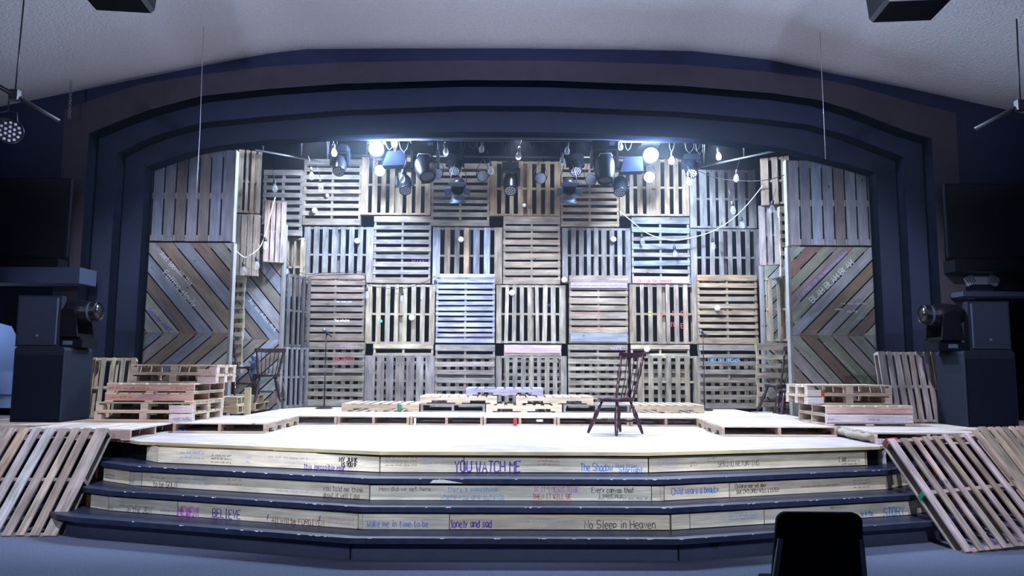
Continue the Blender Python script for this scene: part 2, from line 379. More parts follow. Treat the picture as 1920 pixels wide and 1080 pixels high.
def wall_pallet(x0, y0, x1, y1, Y, kind, n, col, label, group=None, **kw):
    """an upright pallet whose front fills the picture rectangle at depth Y; kind h / v = slat direction"""
    a = atY((x0 + x1) / 2, y0, Y); c = atY((x0 + x1) / 2, y1, Y); l = atY(x0, (y0 + y1) / 2, Y); r = atY(x1, (y0 + y1) / 2, Y)
    zb = max(c.z, 0.924); wx, hz = (r.x - l.x) - 0.008, (a.z - zb) - 0.008; cx, cz = (l.x + r.x) / 2, (a.z + zb) / 2
    T = kw.get('T', PT)
    if kind == 'h':
        p = pallet(wx, hz, n, col, label, group, **kw); set_frame(p, (cx, Y + T, cz), (1, 0, 0), (0, -1, 0))
    else:
        p = pallet(hz, wx, n, col, label, group, **kw); set_frame(p, (cx, Y + T, cz), (0, 0, 1), (0, -1, 0))
    p['_w'] = wx; p['_h'] = hz
    return p
def flat_pallet(x0, x1, y0, y1, z, along, n, col, label, group=None, rot=0.0, **kw):
    cx, cy = (x0 + x1) / 2, (y0 + y1) / 2
    if along == 'x': p = pallet(x1 - x0, y1 - y0, n, col, label, group, **kw); p.rotation_euler = (0, 0, rot)
    else: p = pallet(y1 - y0, x1 - x0, n, col, label, group, **kw); p.rotation_euler = (0, 0, math.pi / 2 + rot)
    p.location = (cx, cy, z)
    return p
def in_world(o, root):
    """o was modelled in world space; hang it under root without moving it"""
    mtx = Matrix.LocRotScale(root.location, root.rotation_euler, Vector((1, 1, 1))).inverted()
    o.data.transform(mtx); o.parent = root; return o

# ================================================================== SETTING
# the house ceiling: flat in the middle, falling to both sides
CP = [(-60, 212)] + [(0, 200), (140, 172), (283, 143), (400, 120), (500, 101), (575, 92), (760, 91), (960, 91), (1160, 93), (1300, 96), (1440, 112), (1545, 135), (1700, 165), (1920, 213), (2000, 230)]
prof = [atY(x, y, 10.9) for x, y in CP]
prof = [Vector((-9.2, 10.9, prof[0].z - 0.22))] + prof + [Vector((9.2, 10.9, prof[-1].z - 0.22))]
mb = MB()
for i in range(len(prof) - 1):
    a, c = prof[i], prof[i + 1]; b = len(mb.v)
    mb.v += [Vector((a.x, 11.0, a.z)), Vector((c.x, 11.0, c.z)), Vector((c.x, -3.0, c.z)), Vector((a.x, -3.0, a.z)),
             Vector((a.x, 11.0, a.z + .15)), Vector((c.x, 11.0, c.z + .15)), Vector((c.x, -3.0, c.z + .15)), Vector((a.x, -3.0, a.z + .15))]
    mb.face([b + 3, b + 2, b + 1, b], None, (1, 1, 1), True); mb.face([b + 4, b + 5, b + 6, b + 7])
structure(mb.build('ceiling', CEIL))
mb = MB(); mb.box((0, 4.2, -0.05), (18.4, 15.0, 0.1)); structure(mb.build('floor', CARPET))
mb = MB(); mb.box((-9.3, 4, 3.2), (0.2, 14, 6.6)); structure(mb.build('wall_left', NAVY))
mb = MB(); mb.box((9.3, 4, 3.2), (0.2, 14, 6.6)); structure(mb.build('wall_right', NAVY))

# arched opening: flat layers stepping back
A_IN = [(167, 250), (233, 223), (283, 205), (377, 180), (500, 167), (640, 157), (873, 150), (1030, 151), (1280, 161), (1450, 175), (1533, 187), (1600, 207), (1697, 245), (1747, 260)]
A_OUT = [(122, 205), (200, 178), (262, 158), (370, 141), (500, 125), (640, 117), (873, 113), (1030, 114), (1280, 121), (1450, 136), (1533, 147), (1610, 163), (1715, 193), (1792, 212)]
B_IN = [(220, 287), (260, 267), (300, 251), (377, 230), (500, 218), (640, 207), (873, 198), (1030, 199), (1280, 210), (1430, 223), (1520, 234), (1590, 254), (1660, 281), (1694, 294)]
C_IN = [(273, 313), (318, 297), (367, 281), (417, 272), (500, 263), (640, 254), (860, 247), (1040, 248), (1280, 258), (1400, 268), (1467, 277), (1540, 296), (1600, 311), (1643, 324)]
def ring(name, mat, inner, outer, Y, depth, base=0.0):
    mb = MB(); sf = MB(); ip = [atY(x, y, Y) for x, y in inner]; op = [atY(x, y, Y) for x, y in outer]
    ip = [Vector((ip[0].x - 0.02, Y, base))] + ip + [Vector((ip[-1].x + 0.02, Y, base))]; op = [Vector((op[0].x, Y, base))] + op + [Vector((op[-1].x, Y, base))]
    n = len(ip); dv = Vector((0, depth, 0)); mb.v = ip + op + [p + dv for p in ip] + [p + dv for p in op]
    for i in range(n - 1):
        mb.face([i, i + 1, n + i + 1, n + i]); mb.face([2 * n + i, 3 * n + i, 3 * n + i + 1, 2 * n + i + 1])
        mb.face([n + i, n + i + 1, 3 * n + i + 1, 3 * n + i])
    o = structure(mb.build(name, mat)); k = 0.0
    sf.v = [p.copy() for p in ip] + [p + dv for p in ip]
    for i in range(n - 1): sf.face([i, n + i, n + i + 1, i + 1])
    sf.build('soffit', BLACK, o); return o
def grow(pts, d): return [(x + (d if x > 960 else -d) * (1 if abs(x - 960) > 400 else 0), y - d) for x, y in pts]
ring('trim_1', BROWN, A_IN, A_OUT, 10.78, 0.27)
ring('trim_2', ARCHNAVY, B_IN, grow(A_IN, 30), 11.05, 0.25)
ring('trim_3', ARCHNAVY, C_IN, grow(B_IN, 30), 11.30, 0.25)
# the navy wall round the arch (recesses left and right below the ledges)
top = [Vector((p.x, 10.9, p.z)) for p in prof]
def under(x):                                             # ceiling height above x
    for i in range(len(prof) - 1):
        if prof[i].x <= x <= prof[i + 1].x:
            t = (x - prof[i].x) / max(1e-6, prof[i + 1].x - prof[i].x); return prof[i].z + t * (prof[i + 1].z - prof[i].z)
    return prof[0].z
mb = MB()
hole = [atY(x, y, 10.9) for x, y in grow(A_IN, 12)]
xs = [p.x for p in hole]; b = 0
for i in range(len(hole) - 1):
    a, c = hole[i], hole[i + 1]
    mb.prism([(a.x, 10.9, a.z), (c.x, 10.9, c.z), (c.x, 10.9, under(c.x) + 0.1), (a.x, 10.9, under(a.x) + 0.1)], (0, 0.12, 0))
LEDL, LEDR = 2.83, 2.72
for s, x1, led in ((-1, hole[0].x, LEDL), (1, hole[-1].x, LEDR)):
    xm = -6.50 if s < 0 else 6.60
    lo, hi = sorted((x1, xm)); mb.prism([(lo, 10.9, 0), (hi, 10.9, 0), (hi, 10.9, under(hi) + 0.1), (lo, 10.9, under(lo) + 0.1)], (0, 0.12, 0))
    lo, hi = sorted((xm, s * 9.2)); mb.prism([(lo, 10.9, led), (hi, 10.9, led), (hi, 10.9, under(hi) + 0.1), (lo, 10.9, under(lo) + 0.1)], (0, 0.12, 0))
structure(mb.build('wall_front', NAVY))
mb = MB()                                                 # recess linings behind the side openings
for s in (-1, 1): mb.box((s * 7.9, 12.6, 2.0), (2.9, 0.1, 4.0)); mb.box((s * 6.56, 11.8, 2.0), (0.08, 1.6, 4.0)); mb.box((s * 7.9, 11.8, 2.95), (2.8, 1.6, 0.1))
structure(mb.build('wall_recess', BLACK))
a = atY(-30, 598, 12.4); c = atY(22, 612, 12.4); d = atY(48, 665, 12.4); e = atY(45, 765, 12.4); f = atY(-30, 765, 12.4)
mb = MB(); mb.prism([a, c, d, e, f], (0, 0.1, 0)); structure(mb.build('wall_passage', PALEWALL))
a = atY(-30, 735, 12.35); c = atY(46, 738, 12.35); mb = MB(); mb.box(((a.x + c.x) / 2, 12.37, a.z), (c.x - a.x, 0.04, 0.07)); structure(mb.build('trim_4', PALEWALL))
light('passage_fill', 'POINT', (-8.4, 11.6, 2.3), 26, (0.5, 0.68, 1.0), shadow_soft_size=0.08)  # unseen lamp put in to light the pale passage wall
# ledges beside the arch
for nm, px0, px1, y0, y1, Y in (('trim_5', -60, 148, 500, 531, 10.35), ('trim_6', 1806, 2000, 546, 556, 10.45)):
    a = atY(px0, y0, Y); c = atY(px1, y1, Y); mb = MB()
    mb.prism([(a.x, Y, c.z), (c.x, Y, c.z), (c.x, Y, a.z), (a.x, Y, a.z)], (0, 10.9 - Y - 0.125, 0)); structure(mb.build(nm, ARCHNAVY))
# black masking behind the stage
mb = MB(); mb.box((0, 14.2, 3.2), (13.4, 0.1, 6.8)); structure(mb.build('wall_back', BLACK))
mb = MB()
for s in (-1, 1): mb.box((s * 6.6, 12.9, 3.2), (0.1, 2.6, 6.8))
mb.box((0, 12.9, 6.6), (13.3, 2.6, 0.1)); structure(mb.build('wall_masking', BLACK))
a = atY(440, 262, 11.58); c = atY(1480, 262, 11.58)       # valance hanging behind the arch
mb = MB(); mb.box(((a.x + c.x) / 2, 11.62, 5.62), (11.8, 0.06, 0.95 + 0.02)); structure(mb.build('trim_7', ARCHNAVY))

# ================================================================== STAGE
ZS = 0.8
stage = thing('stage', 'wide wooden stage with three navy-edged steps and scribbled pale riser boards', 'stage')
O_ST = [(-9.1, 8.95), (-4.85, 8.85), (-4.15, 8.48), (-3.95, 8.30), (-1.25, 7.45), (1.32, 7.49), (3.87, 8.20), (4.1, 8.48), (4.75, 8.85), (9.1, 8.95)]
O_T1 = [(-5.3, 9.2), (-4.85, 8.75), (-4.31, 8.19), (-3.81, 7.86), (-1.28, 7.08), (1.366, 7.11), (3.80, 7.87), (4.35, 8.30), (4.9, 8.8), (5.3, 9.2)]
O_T2 = [(-5.5, 9.2), (-4.95, 8.45), (-4.20, 7.76), (-3.87, 7.58), (-1.29, 6.79), (1.39, 6.82), (3.90, 7.59), (4.5, 8.02), (5.1, 8.6), (5.5, 9.2)]
O_T3 = [(-5.7, 9.2), (-5.0, 8.1), (-4.3, 7.45), (-4.0, 7.30), (-1.33, 6.50), (1.42, 6.53), (4.04, 7.36), (4.6, 7.75), (5.2, 8.4), (5.7, 9.2)]
def inset(o, d): return [(x * (1 - 0.004 * d / 0.05), y + d) for x, y in o]
def slab(poly, z0, z1, name, mat, tint=(1, 1, 1), back=9.3, parent=None):
    pts = [(x, y, z0) for x, y in poly]; pts = pts + [(poly[-1][0], back, z0), (poly[0][0], back, z0)]
    mb = MB(); mb.prism(pts, (0, 0, z1 - z0), tint, (1, 0, 0)); return mb.build(name, mat, stage if parent is None else parent)
FACE = {1: inset(O_T1, 0), 2: None, 3: None, 4: None}
R1 = [(-5.2, 9.25), (-4.75, 8.98), (-4.10, 8.55), (-3.66, 8.13), (-1.25, 7.485), (1.32, 7.545), (3.72, 8.21), (4.12, 8.55), (4.75, 8.98), (5.2, 9.25)]
R2 = inset(O_T1, 0.06); R3 = inset(O_T2, 0.06); R4 = inset(O_T3, 0.11)
slab(O_ST, ZS - 0.022, ZS, 'stage_deck', NEWWOOD, (0.49, 0.44, 0.43), 14.1)
slab([(x, y + 0.045) for x, y in O_ST], 0.02, ZS - 0.023, 'stage_body', BPLAST, back=14.0)
for nm, o, z in (('step_tread', O_T1, 0.6), ('step_tread', O_T2, 0.4), ('step_tread', O_T3, 0.2)): slab(o, z - 0.045, z, nm, STEP)
TIMB = (0.17, 0.095, 0.045)
for o, z0, z1 in ((R1, 0.601, 0.776), (R2, 0.401, 0.554), (R3, 0.201, 0.354)): slab([(x, y + 0.006) for x, y in o], z0, z1, 'riser_backing', WOOD, TIMB)
slab([(x, y + 0.006) for x, y in R4], 0.0, 0.154, 'base_riser', plain('slate_blue_base_paint', (0.050, 0.068, 0.12), 0.6, noise=0.1, scale=8))
# worn yellowish edge strip of the deck
mb = MB()
for i in range(1, len(O_ST) - 2):
    a, c = O_ST[i], O_ST[i + 1]; mb.prism([(a[0], a[1] - 0.012, ZS - 0.030), (c[0], c[1] - 0.012, ZS - 0.030), (c[0], c[1] - 0.012, ZS + 0.002), (a[0], a[1] - 0.012, ZS + 0.002)], (0, 0.0119, 0), (0.60, 0.52, 0.27))
mb.build('deck_edge', NEWWOOD, stage)
mb = MB()
for i in range(1, len(O_ST) - 2):
    a, c = O_ST[i], O_ST[i + 1]; mb.prism([(a[0], a[1] - 0.010, ZS - 0.042), (c[0], c[1] - 0.010, ZS - 0.042), (c[0], c[1] - 0.010, ZS - 0.031), (a[0], a[1] - 0.010, ZS - 0.031)], (0, 0.05, 0), (1, 1, 1))
mb.build('deck_under_strip', BLACK, stage)  # flat black strip just below the deck edge
def path_at(poly, px, z):
    """point of the plan polyline seen in picture column px, and its direction"""
    for i in range(len(poly) - 1):
        a, c = poly[i], poly[i + 1]; pa, pc = proj((a[0], a[1], z))[0], proj((c[0], c[1], z))[0]
        if pa <= px <= pc:
            lo, hi = 0.0, 1.0
            for _ in range(30):
                t = (lo + hi) / 2; q = (a[0] + (c[0] - a[0]) * t, a[1] + (c[1] - a[1]) * t)
                if proj((q[0], q[1], z))[0] < px: lo = t
                else: hi = t
            return i, Vector((q[0], q[1], 0)), Vector((c[0] - a[0], c[1] - a[1], 0)).normalized()
RISE = {1: (R1, 0.606, 0.762), 2: (R2, 0.404, 0.540), 3: (R3, 0.204, 0.340)}
SEAMS = {1: [225, 298, 713, 870, 1215, 1621, 1655], 2: [196, 246, 268, 694, 1221, 1244, 1366, 1669, 1720], 3: [172, 206, 335, 673, 843, 1257, 1292, 1431, 1719, 1750]}
BOARD = {}
rr = random.Random(5)
for lv, (poly, z0, z1) in RISE.items():
    for a, c in zip(SEAMS[lv][:-1], SEAMS[lv][1:]):
        i0, p0, d0 = path_at(poly, a + 0.8, (z0 + z1) / 2); i1, p1, d1 = path_at(poly, c - 0.8, (z0 + z1) / 2)
        pts = [p0] + [Vector((poly[i][0], poly[i][1], 0)) for i in range(i0 + 1, i1 + 1)] + [p1]
        pts = [p for k, p in enumerate(pts) if k == 0 or (p - pts[k - 1]).length > 0.03]
        mb = MB(); tint = jit((0.84, 0.81, 0.60), rr, 0.08); ou, ov = rr.uniform(0, 40), rr.uniform(0, 40)
        for p, q in zip(pts[:-1], pts[1:]):
            d = (q - p).normalized(); nrm = Vector((d.y, -d.x, 0)) * 0.014; l = (q - p).length; b = len(mb.v)
            zz0, zz1 = z0 + rr.uniform(0, 0.003), z1 - rr.uniform(0, 0.006)
            for u in (p, q):
                for w in (nrm, Vector((0, 0, 0))):
                    for z in (zz0, zz1): mb.v.append(Vector((u.x + w.x, u.y + w.y, z)))
            h = zz1 - zz0
            mb.face([b, b + 4, b + 5, b + 1], [(ou, ov), (ou + l, ov), (ou + l, ov + h), (ou, ov + h)], tint)
            mb.face([b + 1, b + 5, b + 7, b + 3], [(ou, ov), (ou + l, ov), (ou + l, ov + .01), (ou, ov + .01)], tint); mb.face([b, b + 2, b + 6, b + 4], None, tint)
            mb.face([b, b + 1, b + 3, b + 2], None, tint); mb.face([b + 4, b + 6, b + 7, b + 5], None, tint); mb.face([b + 2, b + 3, b + 7, b + 6], None, tint)
            ou += l
        BOARD[(lv, a)] = mb.build('riser_board', NEWWOOD, stage)
def on_riser(lv, px, py, text, hpx, ink, wide=1.0, **kw):
    poly, z0, z1 = RISE[lv]; i, p, d = path_at(poly, px, (z0 + z1) / 2); s = p.y / F_PX
    z = atY(px, py, p.y).z; z = min(max(z, z0 + 0.004), z1 - hpx * s * 1.0); nrm = Vector((d.y, -d.x, 0))
    key = max(a for (l, a) in BOARD if l == lv and a <= px); org = Vector((p.x, p.y, z)) + nrm * 0.014
    if isinstance(text, str): return write(BOARD[(lv, key)], text, org, d, (0, 0, 1), hpx * s, ink, wide, **kw)
    w, lines = text; return scribble(BOARD[(lv, key)], org, d, (0, 0, 1), w * s, hpx * s, ink, lines, seed=px)
on_riser(1, 853, 884, 'YOU WATCH ME', 19, 'purple', 0.66); on_riser(1, 638, 865, 'MY JUNK', 8, 'black', 0.8, stroke=0.010); on_riser(1, 641, 874, 'IS YOU *', 7, 'black', 0.7, stroke=0.010)
on_riser(1, 572, 878, 'this impossible year', 9, 'purple', 0.7); on_riser(1, 1088, 882, 'The Shadow', 13, 'blue', 0.62); on_riser(1, 1154, 876, 'Being thrown', 7, 'blue', 0.65); on_riser(1, 1160, 887, 'Starlight', 9, 'blue', 0.8)
on_riser(1, 1008, 866, (40, 3), 18, 'red'); on_riser(1, 723, 858, (58, 3), 20, 'brown'); on_riser(1, 793, 862, (38, 2), 17, 'sky'); on_riser(1, 340, 860, (50, 2), 17, 'sky'); on_riser(1, 398, 868, (42, 3), 18, 'black')
on_riser(1, 1325, 868, (20, 2), 12, 'grey'); on_riser(1, 1345, 874, 'SPRING RETURNING', 9, 'grey', 0.7); on_riser(1, 1570, 865, 'I AM', 8, 'black', 0.7); on_riser(1, 1577, 873, (38, 2), 13, 'black'); on_riser(1, 1232, 875, (44, 3), 16, 'lilac')
on_riser(1, 505, 860, (80, 1), 9, 'pink'); on_riser(1, 463, 868, (12, 2), 15, 'lilac'); on_riser(1, 1293, 875, (14, 2), 11, 'brown')
on_riser(2, 608, 919, 'you told me think', 9, 'grey', 0.80); on_riser(2, 608, 931, 'about it well I did', 8, 'grey', 0.75); on_riser(2, 712, 920, 'How did we get here', 8, 'brown', 0.9, stroke=0.004)
on_riser(2, 840, 921, "there's something", 9, 'sky', 0.85); on_riser(2, 826, 935, 'where you are outside', 9, 'sky', 0.9); on_riser(2, 1001, 922, "IF IT'S MEANT TO BE", 9, 'pink', 0.62); on_riser(2, 999, 935, 'THEN IT WILL BE', 9, 'red', 0.66)
on_riser(2, 1109, 923, 'Every canvas that', 9, 'black', 0.72); on_riser(2, 1122, 932, 'I paint is a', 7, 'black', 0.80); on_riser(2, 1122, 940, (96, 1), 8, 'black'); on_riser(2, 1258, 927, 'Child wears a beauty', 12, 'blue', 0.60)
on_riser(2, 1377, 915, 'Children may not obey', 7, 'black', 0.66); on_riser(2, 1380, 925, 'But CHILDREN WILL LISTEN', 7, 'black', 0.66); on_riser(2, 290, 912, 'to be GOLD', 9, 'grey', 0.8); on_riser(2, 284, 898, (32, 1), 8, 'grey')
on_riser(2, 332, 908, (70, 2), 17, 'sky'); on_riser(2, 428, 908, (30, 2), 16, 'green'); on_riser(2, 1500, 915, (84, 1), 7, 'orange'); on_riser(2, 1598, 916, (38, 3), 19, 'brown'); on_riser(2, 520, 922, (84, 1), 9, 'lilac'); on_riser(2, 201, 897, (30, 2), 11, 'purple')
on_riser(3, 401, 969, 'BELIEVE', 15, 'purple', 0.66, stroke=0.010); on_riser(3, 337, 965, 'HEWEN!', 15, 'pink', 0.62, stroke=0.020); on_riser(3, 304, 962, (28, 1), 14, 'pink'); on_riser(3, 512, 978, 'All will be FORGIVEN', 9, 'brown', 0.85)
on_riser(3, 503, 973, '/', 9, 'purple', 0.4, stroke=0.009); on_riser(3, 600, 976, '/', 9, 'purple', 0.4, stroke=0.009); on_riser(3, 617, 982, (54, 2), 15, 'pink'); on_riser(3, 226, 950, (80, 1), 8, 'grey'); on_riser(3, 240, 960, 'in the JEN', 9, 'grey', 0.9)
on_riser(3, 689, 987, 'Wake me in time to be', 11, 'blue', 0.72); on_riser(3, 846, 988, 'lonely and sad', 13, 'purple', 0.62, stroke=0.009); on_riser(3, 967, 980, (108, 1), 7, 'sky'); on_riser(3, 1096, 990, 'No Sleep in Heaven', 14, 'grey', 0.75)
on_riser(3, 1365, 976, (60, 3), 17, 'sky'); on_riser(3, 1441, 972, 'Girl for a while now', 10, 'white', 0.85); on_riser(3, 1612, 967, 'be in the', 9, 'blue', 0.5); on_riser(3, 1654, 968, 'STORY', 14, 'blue', 0.8, stroke=0.009)
# two black seams and an outlet in the base riser, paint chips along the nosings
mb = MB()
for px in (657, 1272):
    i, p, d = path_at(R4, px, 0.08); mb.box((p.x, p.y - 0.002, 0.078), (0.008, 0.02, 0.15))
mb.build('base_seam', BLACK, stage)
i, p, d = path_at(R4, 1340, 0.1); mb = MB(); mb.box((p.x, p.y + 0.002, 0.105), (0.075, 0.012, 0.05), None, (0.05, 0.05, 0.06)); mb.box((p.x - 0.018, p.y - 0.006, 0.105), (0.022, 0.004, 0.03), None, (0, 0, 0)); mb.box((p.x + 0.018, p.y - 0.006, 0.105), (0.022, 0.004, 0.03), None, (0, 0, 0)); mb.build('power_outlet', MARK, stage)
mb = MB(); rr = random.Random(3)
for o, z in ((O_T1, 0.6), (O_T2, 0.4), (O_T3, 0.2)):
    for k in range(34):
        px = rr.uniform(215, 1700); q = path_at(o, px, z)
        if not q: continue
        i, p, d = q; nrm = Vector((d.y, -d.x, 0)); w = rr.uniform(0.008, 0.05); h = rr.uniform(0.004, 0.010); z1 = z + 0.0008
        c = p + nrm * 0.001; pts = [c + d * (-w / 2), c + d * (w / 2), c + d * (w / 2 * rr.uniform(.4, 1)) - nrm * h, c - d * (w / 2 * rr.uniform(.4, 1)) - nrm * h]
        b = len(mb.v); mb.v += [Vector((q.x, q.y, z1)) for q in pts]; mb.face([b, b + 1, b + 2, b + 3], None, (0.6, 0.62, 0.66))
        b = len(mb.v); mb.v += [Vector((pts[0].x, pts[0].y, z1)), Vector((pts[1].x, pts[1].y, z1)), Vector((pts[1].x - d.x * w * .3, pts[1].y, z - h * 0.7)), Vector((pts[0].x + d.x * w * .2, pts[0].y, z - h * 0.6))]; mb.face([b, b + 3, b + 2, b + 1], None, (0.6, 0.62, 0.66))
i, p, d = path_at(O_T1, 806, 0.6); mb.v += [Vector((p.x, p.y - 0.0015, 0.562)), Vector((p.x + 0.30, p.y - 0.0015, 0.562)), Vector((p.x + 0.12, p.y - 0.0015, 0.594)), Vector((p.x + 0.03, p.y - 0.0015, 0.590))]
b = len(mb.v) - 4; mb.face([b, b + 1, b + 2, b + 3], None, (0.66, 0.68, 0.60)); mb.build('paint_chips', MARK, stage, kind='stuff')

# ================================================================== BACK WALL OF PALLETS
YW = 13.45
GW = 'wooden pallets covering the back wall'
ORD = ['leftmost', 'second from left', 'third from left', 'centre', 'third from right', 'second from right', 'rightmost']
ROWN = ['top row', 'second row', 'third row', 'bottom row']
def lab(col, kind, c, r, extra=''): return f"{col} pallet with {'upright' if kind == 'v' else 'level'} slats, {ORD[c]} in the {ROWN[r]}, back wall{extra}"
WP = {}
ROWS = [
 # col, rect, kind, n, colour, word, Y offset, kw
 [(0, (568, 298, 677, 422), 'h', 9, WEATH, 'weathered', 0, {}), (1, (677, 290, 808, 403), 'v', 8, TAN, 'brightly lit', 0, {}), (2, (808, 306, 918, 424), 'h', 9, WEATH, 'brownish', 0, {}),
  (3, (918, 302, 1051, 405), 'v', 8, (0.36, 0.24, 0.13), 'golden brown', 0, dict(cover=0.58)), (4, (1051, 306, 1161, 425), 'h', 9, TAN, 'tan', 0, {}), (5, (1161, 298, 1292, 405), 'v', 8, TAN, 'glaring white', 0, dict(cover=0.6)),
  (6, (1293, 318, 1418, 428), 'v', 7, GREYW, 'bluish grey', 0, dict(cover=0.72, wide_ends=False))],
 [(0, (569, 425, 700, 530), 'v', 8, GREYW, 'grey', 0, dict(cover=0.66)), (1, (700, 405, 808, 531), 'h', 9, GREYW, 'grey', 0, dict(tints=[WEATH, GREYW])), (2, (811, 426, 942, 533), 'v', 7, WEATH, 'patchy grey', 0, dict(tints=[WEATH, LIL, BLUEG, TAN, GREYW])),
  (3, (943, 405, 1051, 533), 'h', 9, (0.38, 0.29, 0.21), 'tan', 0, dict(cover=0.75)), (4, (1054, 427, 1183, 531), 'v', 9, GREYW, 'dull grey', 0, dict(cover=0.62)), (5, (1184, 407, 1294, 533), 'h', 8, GREYW, 'warped grey', 0, dict(tilt=0.03, tints=[BLUEG, GREYW])),
  (6, (1295, 429, 1426, 537), 'v', 8, GREYW, 'grey', 0, dict(cover=0.55, tilt=0.015))],
 [(0, (572, 512, 683, 639), 'h', 10, (0.24, 0.185, 0.15), 'brown', -0.13, dict(cover=0.74)), (1, (685, 533, 815, 645), 'v', 8, (0.40, 0.33, 0.23), 'straw coloured', 0, dict(cover=0.56)), (2, (817, 513, 928, 643), 'h', 13, LIL, 'pale lilac painted', -0.13, dict(cover=0.66, wide_ends=False)),
  (3, (930, 534, 1061, 644), 'v', 9, (0.40, 0.34, 0.26), 'pale tan', 0, dict(cover=0.58, tilt=0.02)), (4, (1067, 516, 1178, 644), 'h', 9, (0.27, 0.22, 0.17), 'scribbled brown', -0.13, dict(cover=0.80)), (5, (1180, 533, 1309, 645), 'v', 8, (0.33, 0.26, 0.19), 'brown', 0, dict(cover=0.56)),
  (6, (1308, 515, 1421, 645), 'h', 10, (0.36, 0.27, 0.17), 'tan', -0.13, dict(cover=0.64))],
 [(0, (567, 641, 683, 766), 'h', 8, (0.26, 0.22, 0.18), 'grey brown', -0.13, dict(cover=0.66)), (1, (683, 666, 815, 768), 'v', 7, (0.25, 0.215, 0.20), 'close boarded grey', -0.13, dict(cover=0.82)), (2, (815, 646, 928, 768), 'h', 8, (0.29, 0.25, 0.22), 'grey brown', -0.13, dict(cover=0.62)),
  (3, (929, 667, 1063, 768), 'v', 9, (0.28, 0.25, 0.21), 'grey', -0.13, dict(cover=0.60)), (4, (1065, 646, 1178, 768), 'h', 9, (0.30, 0.26, 0.20), 'grey tan', -0.13, dict(cover=0.66)), (5, (1196, 667, 1313, 768), 'v', 7, (0.31, 0.27, 0.20), 'grey', -0.13, dict(cover=0.58)),
  (6, (1311, 646, 1425, 768), 'h', 8, (0.26, 0.22, 0.18), 'dark grey brown', -0.13, dict(cover=0.6))]]
for r, row in enumerate(ROWS):
    for c, rect, kind, n, colr, word, dy, kw in row:
        kw = dict(kw); kw.setdefault('bottom', 3)
        WP[(r, c)] = wall_pallet(*rect, YW + dy, kind, n, colr, lab(word, kind, c, r), GW, seed=r * 10 + c, **kw)
# second layer showing through the gaps of the bottom row
for c, rect, kind, n in [(0, (570, 643, 681, 768), 'v', 7), (1, (698, 644, 812, 768), 'h', 8), (2, (818, 668, 926, 768), 'v', 7), (3, (944, 646, 1053, 768), 'h', 9), (4, (1068, 668, 1176, 768), 'v', 7), (5, (1183, 646, 1295, 768), 'h', 8), (6, (1314, 668, 1422, 768), 'v', 7)]:
    WP[(4, c)] = wall_pallet(*rect, YW + 0.001, kind, n, (0.50, 0.42, 0.30), f"pale pallet with {'upright' if kind == 'v' else 'level'} slats behind the {ORD[c]} bottom-row wall pallet", 'pallets behind the bottom row', seed=90 + c, cover=0.5, bottom=3)
# end bits at both sides of the wall
wall_pallet(492, 318, 566, 442, 13.2, 'h', 9, (0.30, 0.25, 0.22), 'grey pallet with level slats left of the back wall, below the slanting pipe', 'pallets in the left wing', seed=61)
wall_pallet(534, 445, 569, 556, 13.3, 'v', 3, (0.40, 0.32, 0.22), 'narrow open pallet with upright slats left of the back wall, beside a white globe', 'pallets in the left wing', seed=62, cover=0.45)

def pal_write(key, px, py, text, hpx, ink, wide=0.8, **kw):
    root = WP[key]; Y = root.location.y - PT; p = atY(px, py, Y)
    s = Y / F_PX
    if isinstance(text, str): o = write(None, text, p, (1, 0, 0), (0, 0, 1), hpx * s, ink, wide, lift=0.003, **kw)
    else: o = scribble(None, p, (1, 0, 0), (0, 0, 1), text[0] * s, hpx * s, ink, text[1], seed=px)
    return in_world(o, root)
pal_write((2, 2), 826, 519, 'Someone', 5, 'white', 0.9); pal_write((2, 2), 884, 519, 'Somewhere', 5, 'white', 0.7)
pal_write((2, 4), 1074, 528, (85, 1), 7, 'purple'); pal_write((2, 4), 1076, 538, (92, 1), 9, 'purple'); pal_write((2, 4), 1080, 590, (50, 1), 7, 'red'); pal_write((2, 4), 1075, 617, (58, 1), 7, 'red'); pal_write((2, 4), 1090, 632, (70, 1), 9, 'blue')
pal_write((2, 6), 1313, 525, 'Good', 7, 'orange', 0.7); pal_write((2, 6), 1368, 564, (42, 1), 7, 'blue'); pal_write((2, 0), 630, 568, (30, 1), 6, 'white'); pal_write((2, 0), 628, 603, 'Ten minutes', 5, 'white', 0.7)
pal_write((3, 6), 1328, 678, 'FREE OFF BROADS', 6, 'sky', 0.8); pal_write((3, 0), 625, 677, 'SUCH A RADICAL', 6, 'red', 0.6); pal_write((3, 4), 1146, 656, 'MAXIE', 6, 'lilac', 0.8); pal_write((1, 1), 772, 491, (28, 2), 9, 'pink')
pal_write((2, 5), 1238, 592, 'K', 9, 'red', 0.7); pal_write((2, 5), 1260, 592, 'I', 9, 'red', 0.7); pal_write((2, 5), 1277, 592, 'S', 9, 'red', 0.7); pal_write((2, 5), 1259, 612, 'M', 9, 'red', 0.7); pal_write((2, 5), 1277, 615, 'E', 9, 'red', 0.7); pal_write((2, 5), 1216, 592, 'X', 8, 'yellow', 0.8, stroke=0.02)
pal_write((2, 3), 1027, 575, 'VT', 5, 'purple', 0.6); pal_write((3, 0), 627, 652, (48, 1), 6, 'pink')

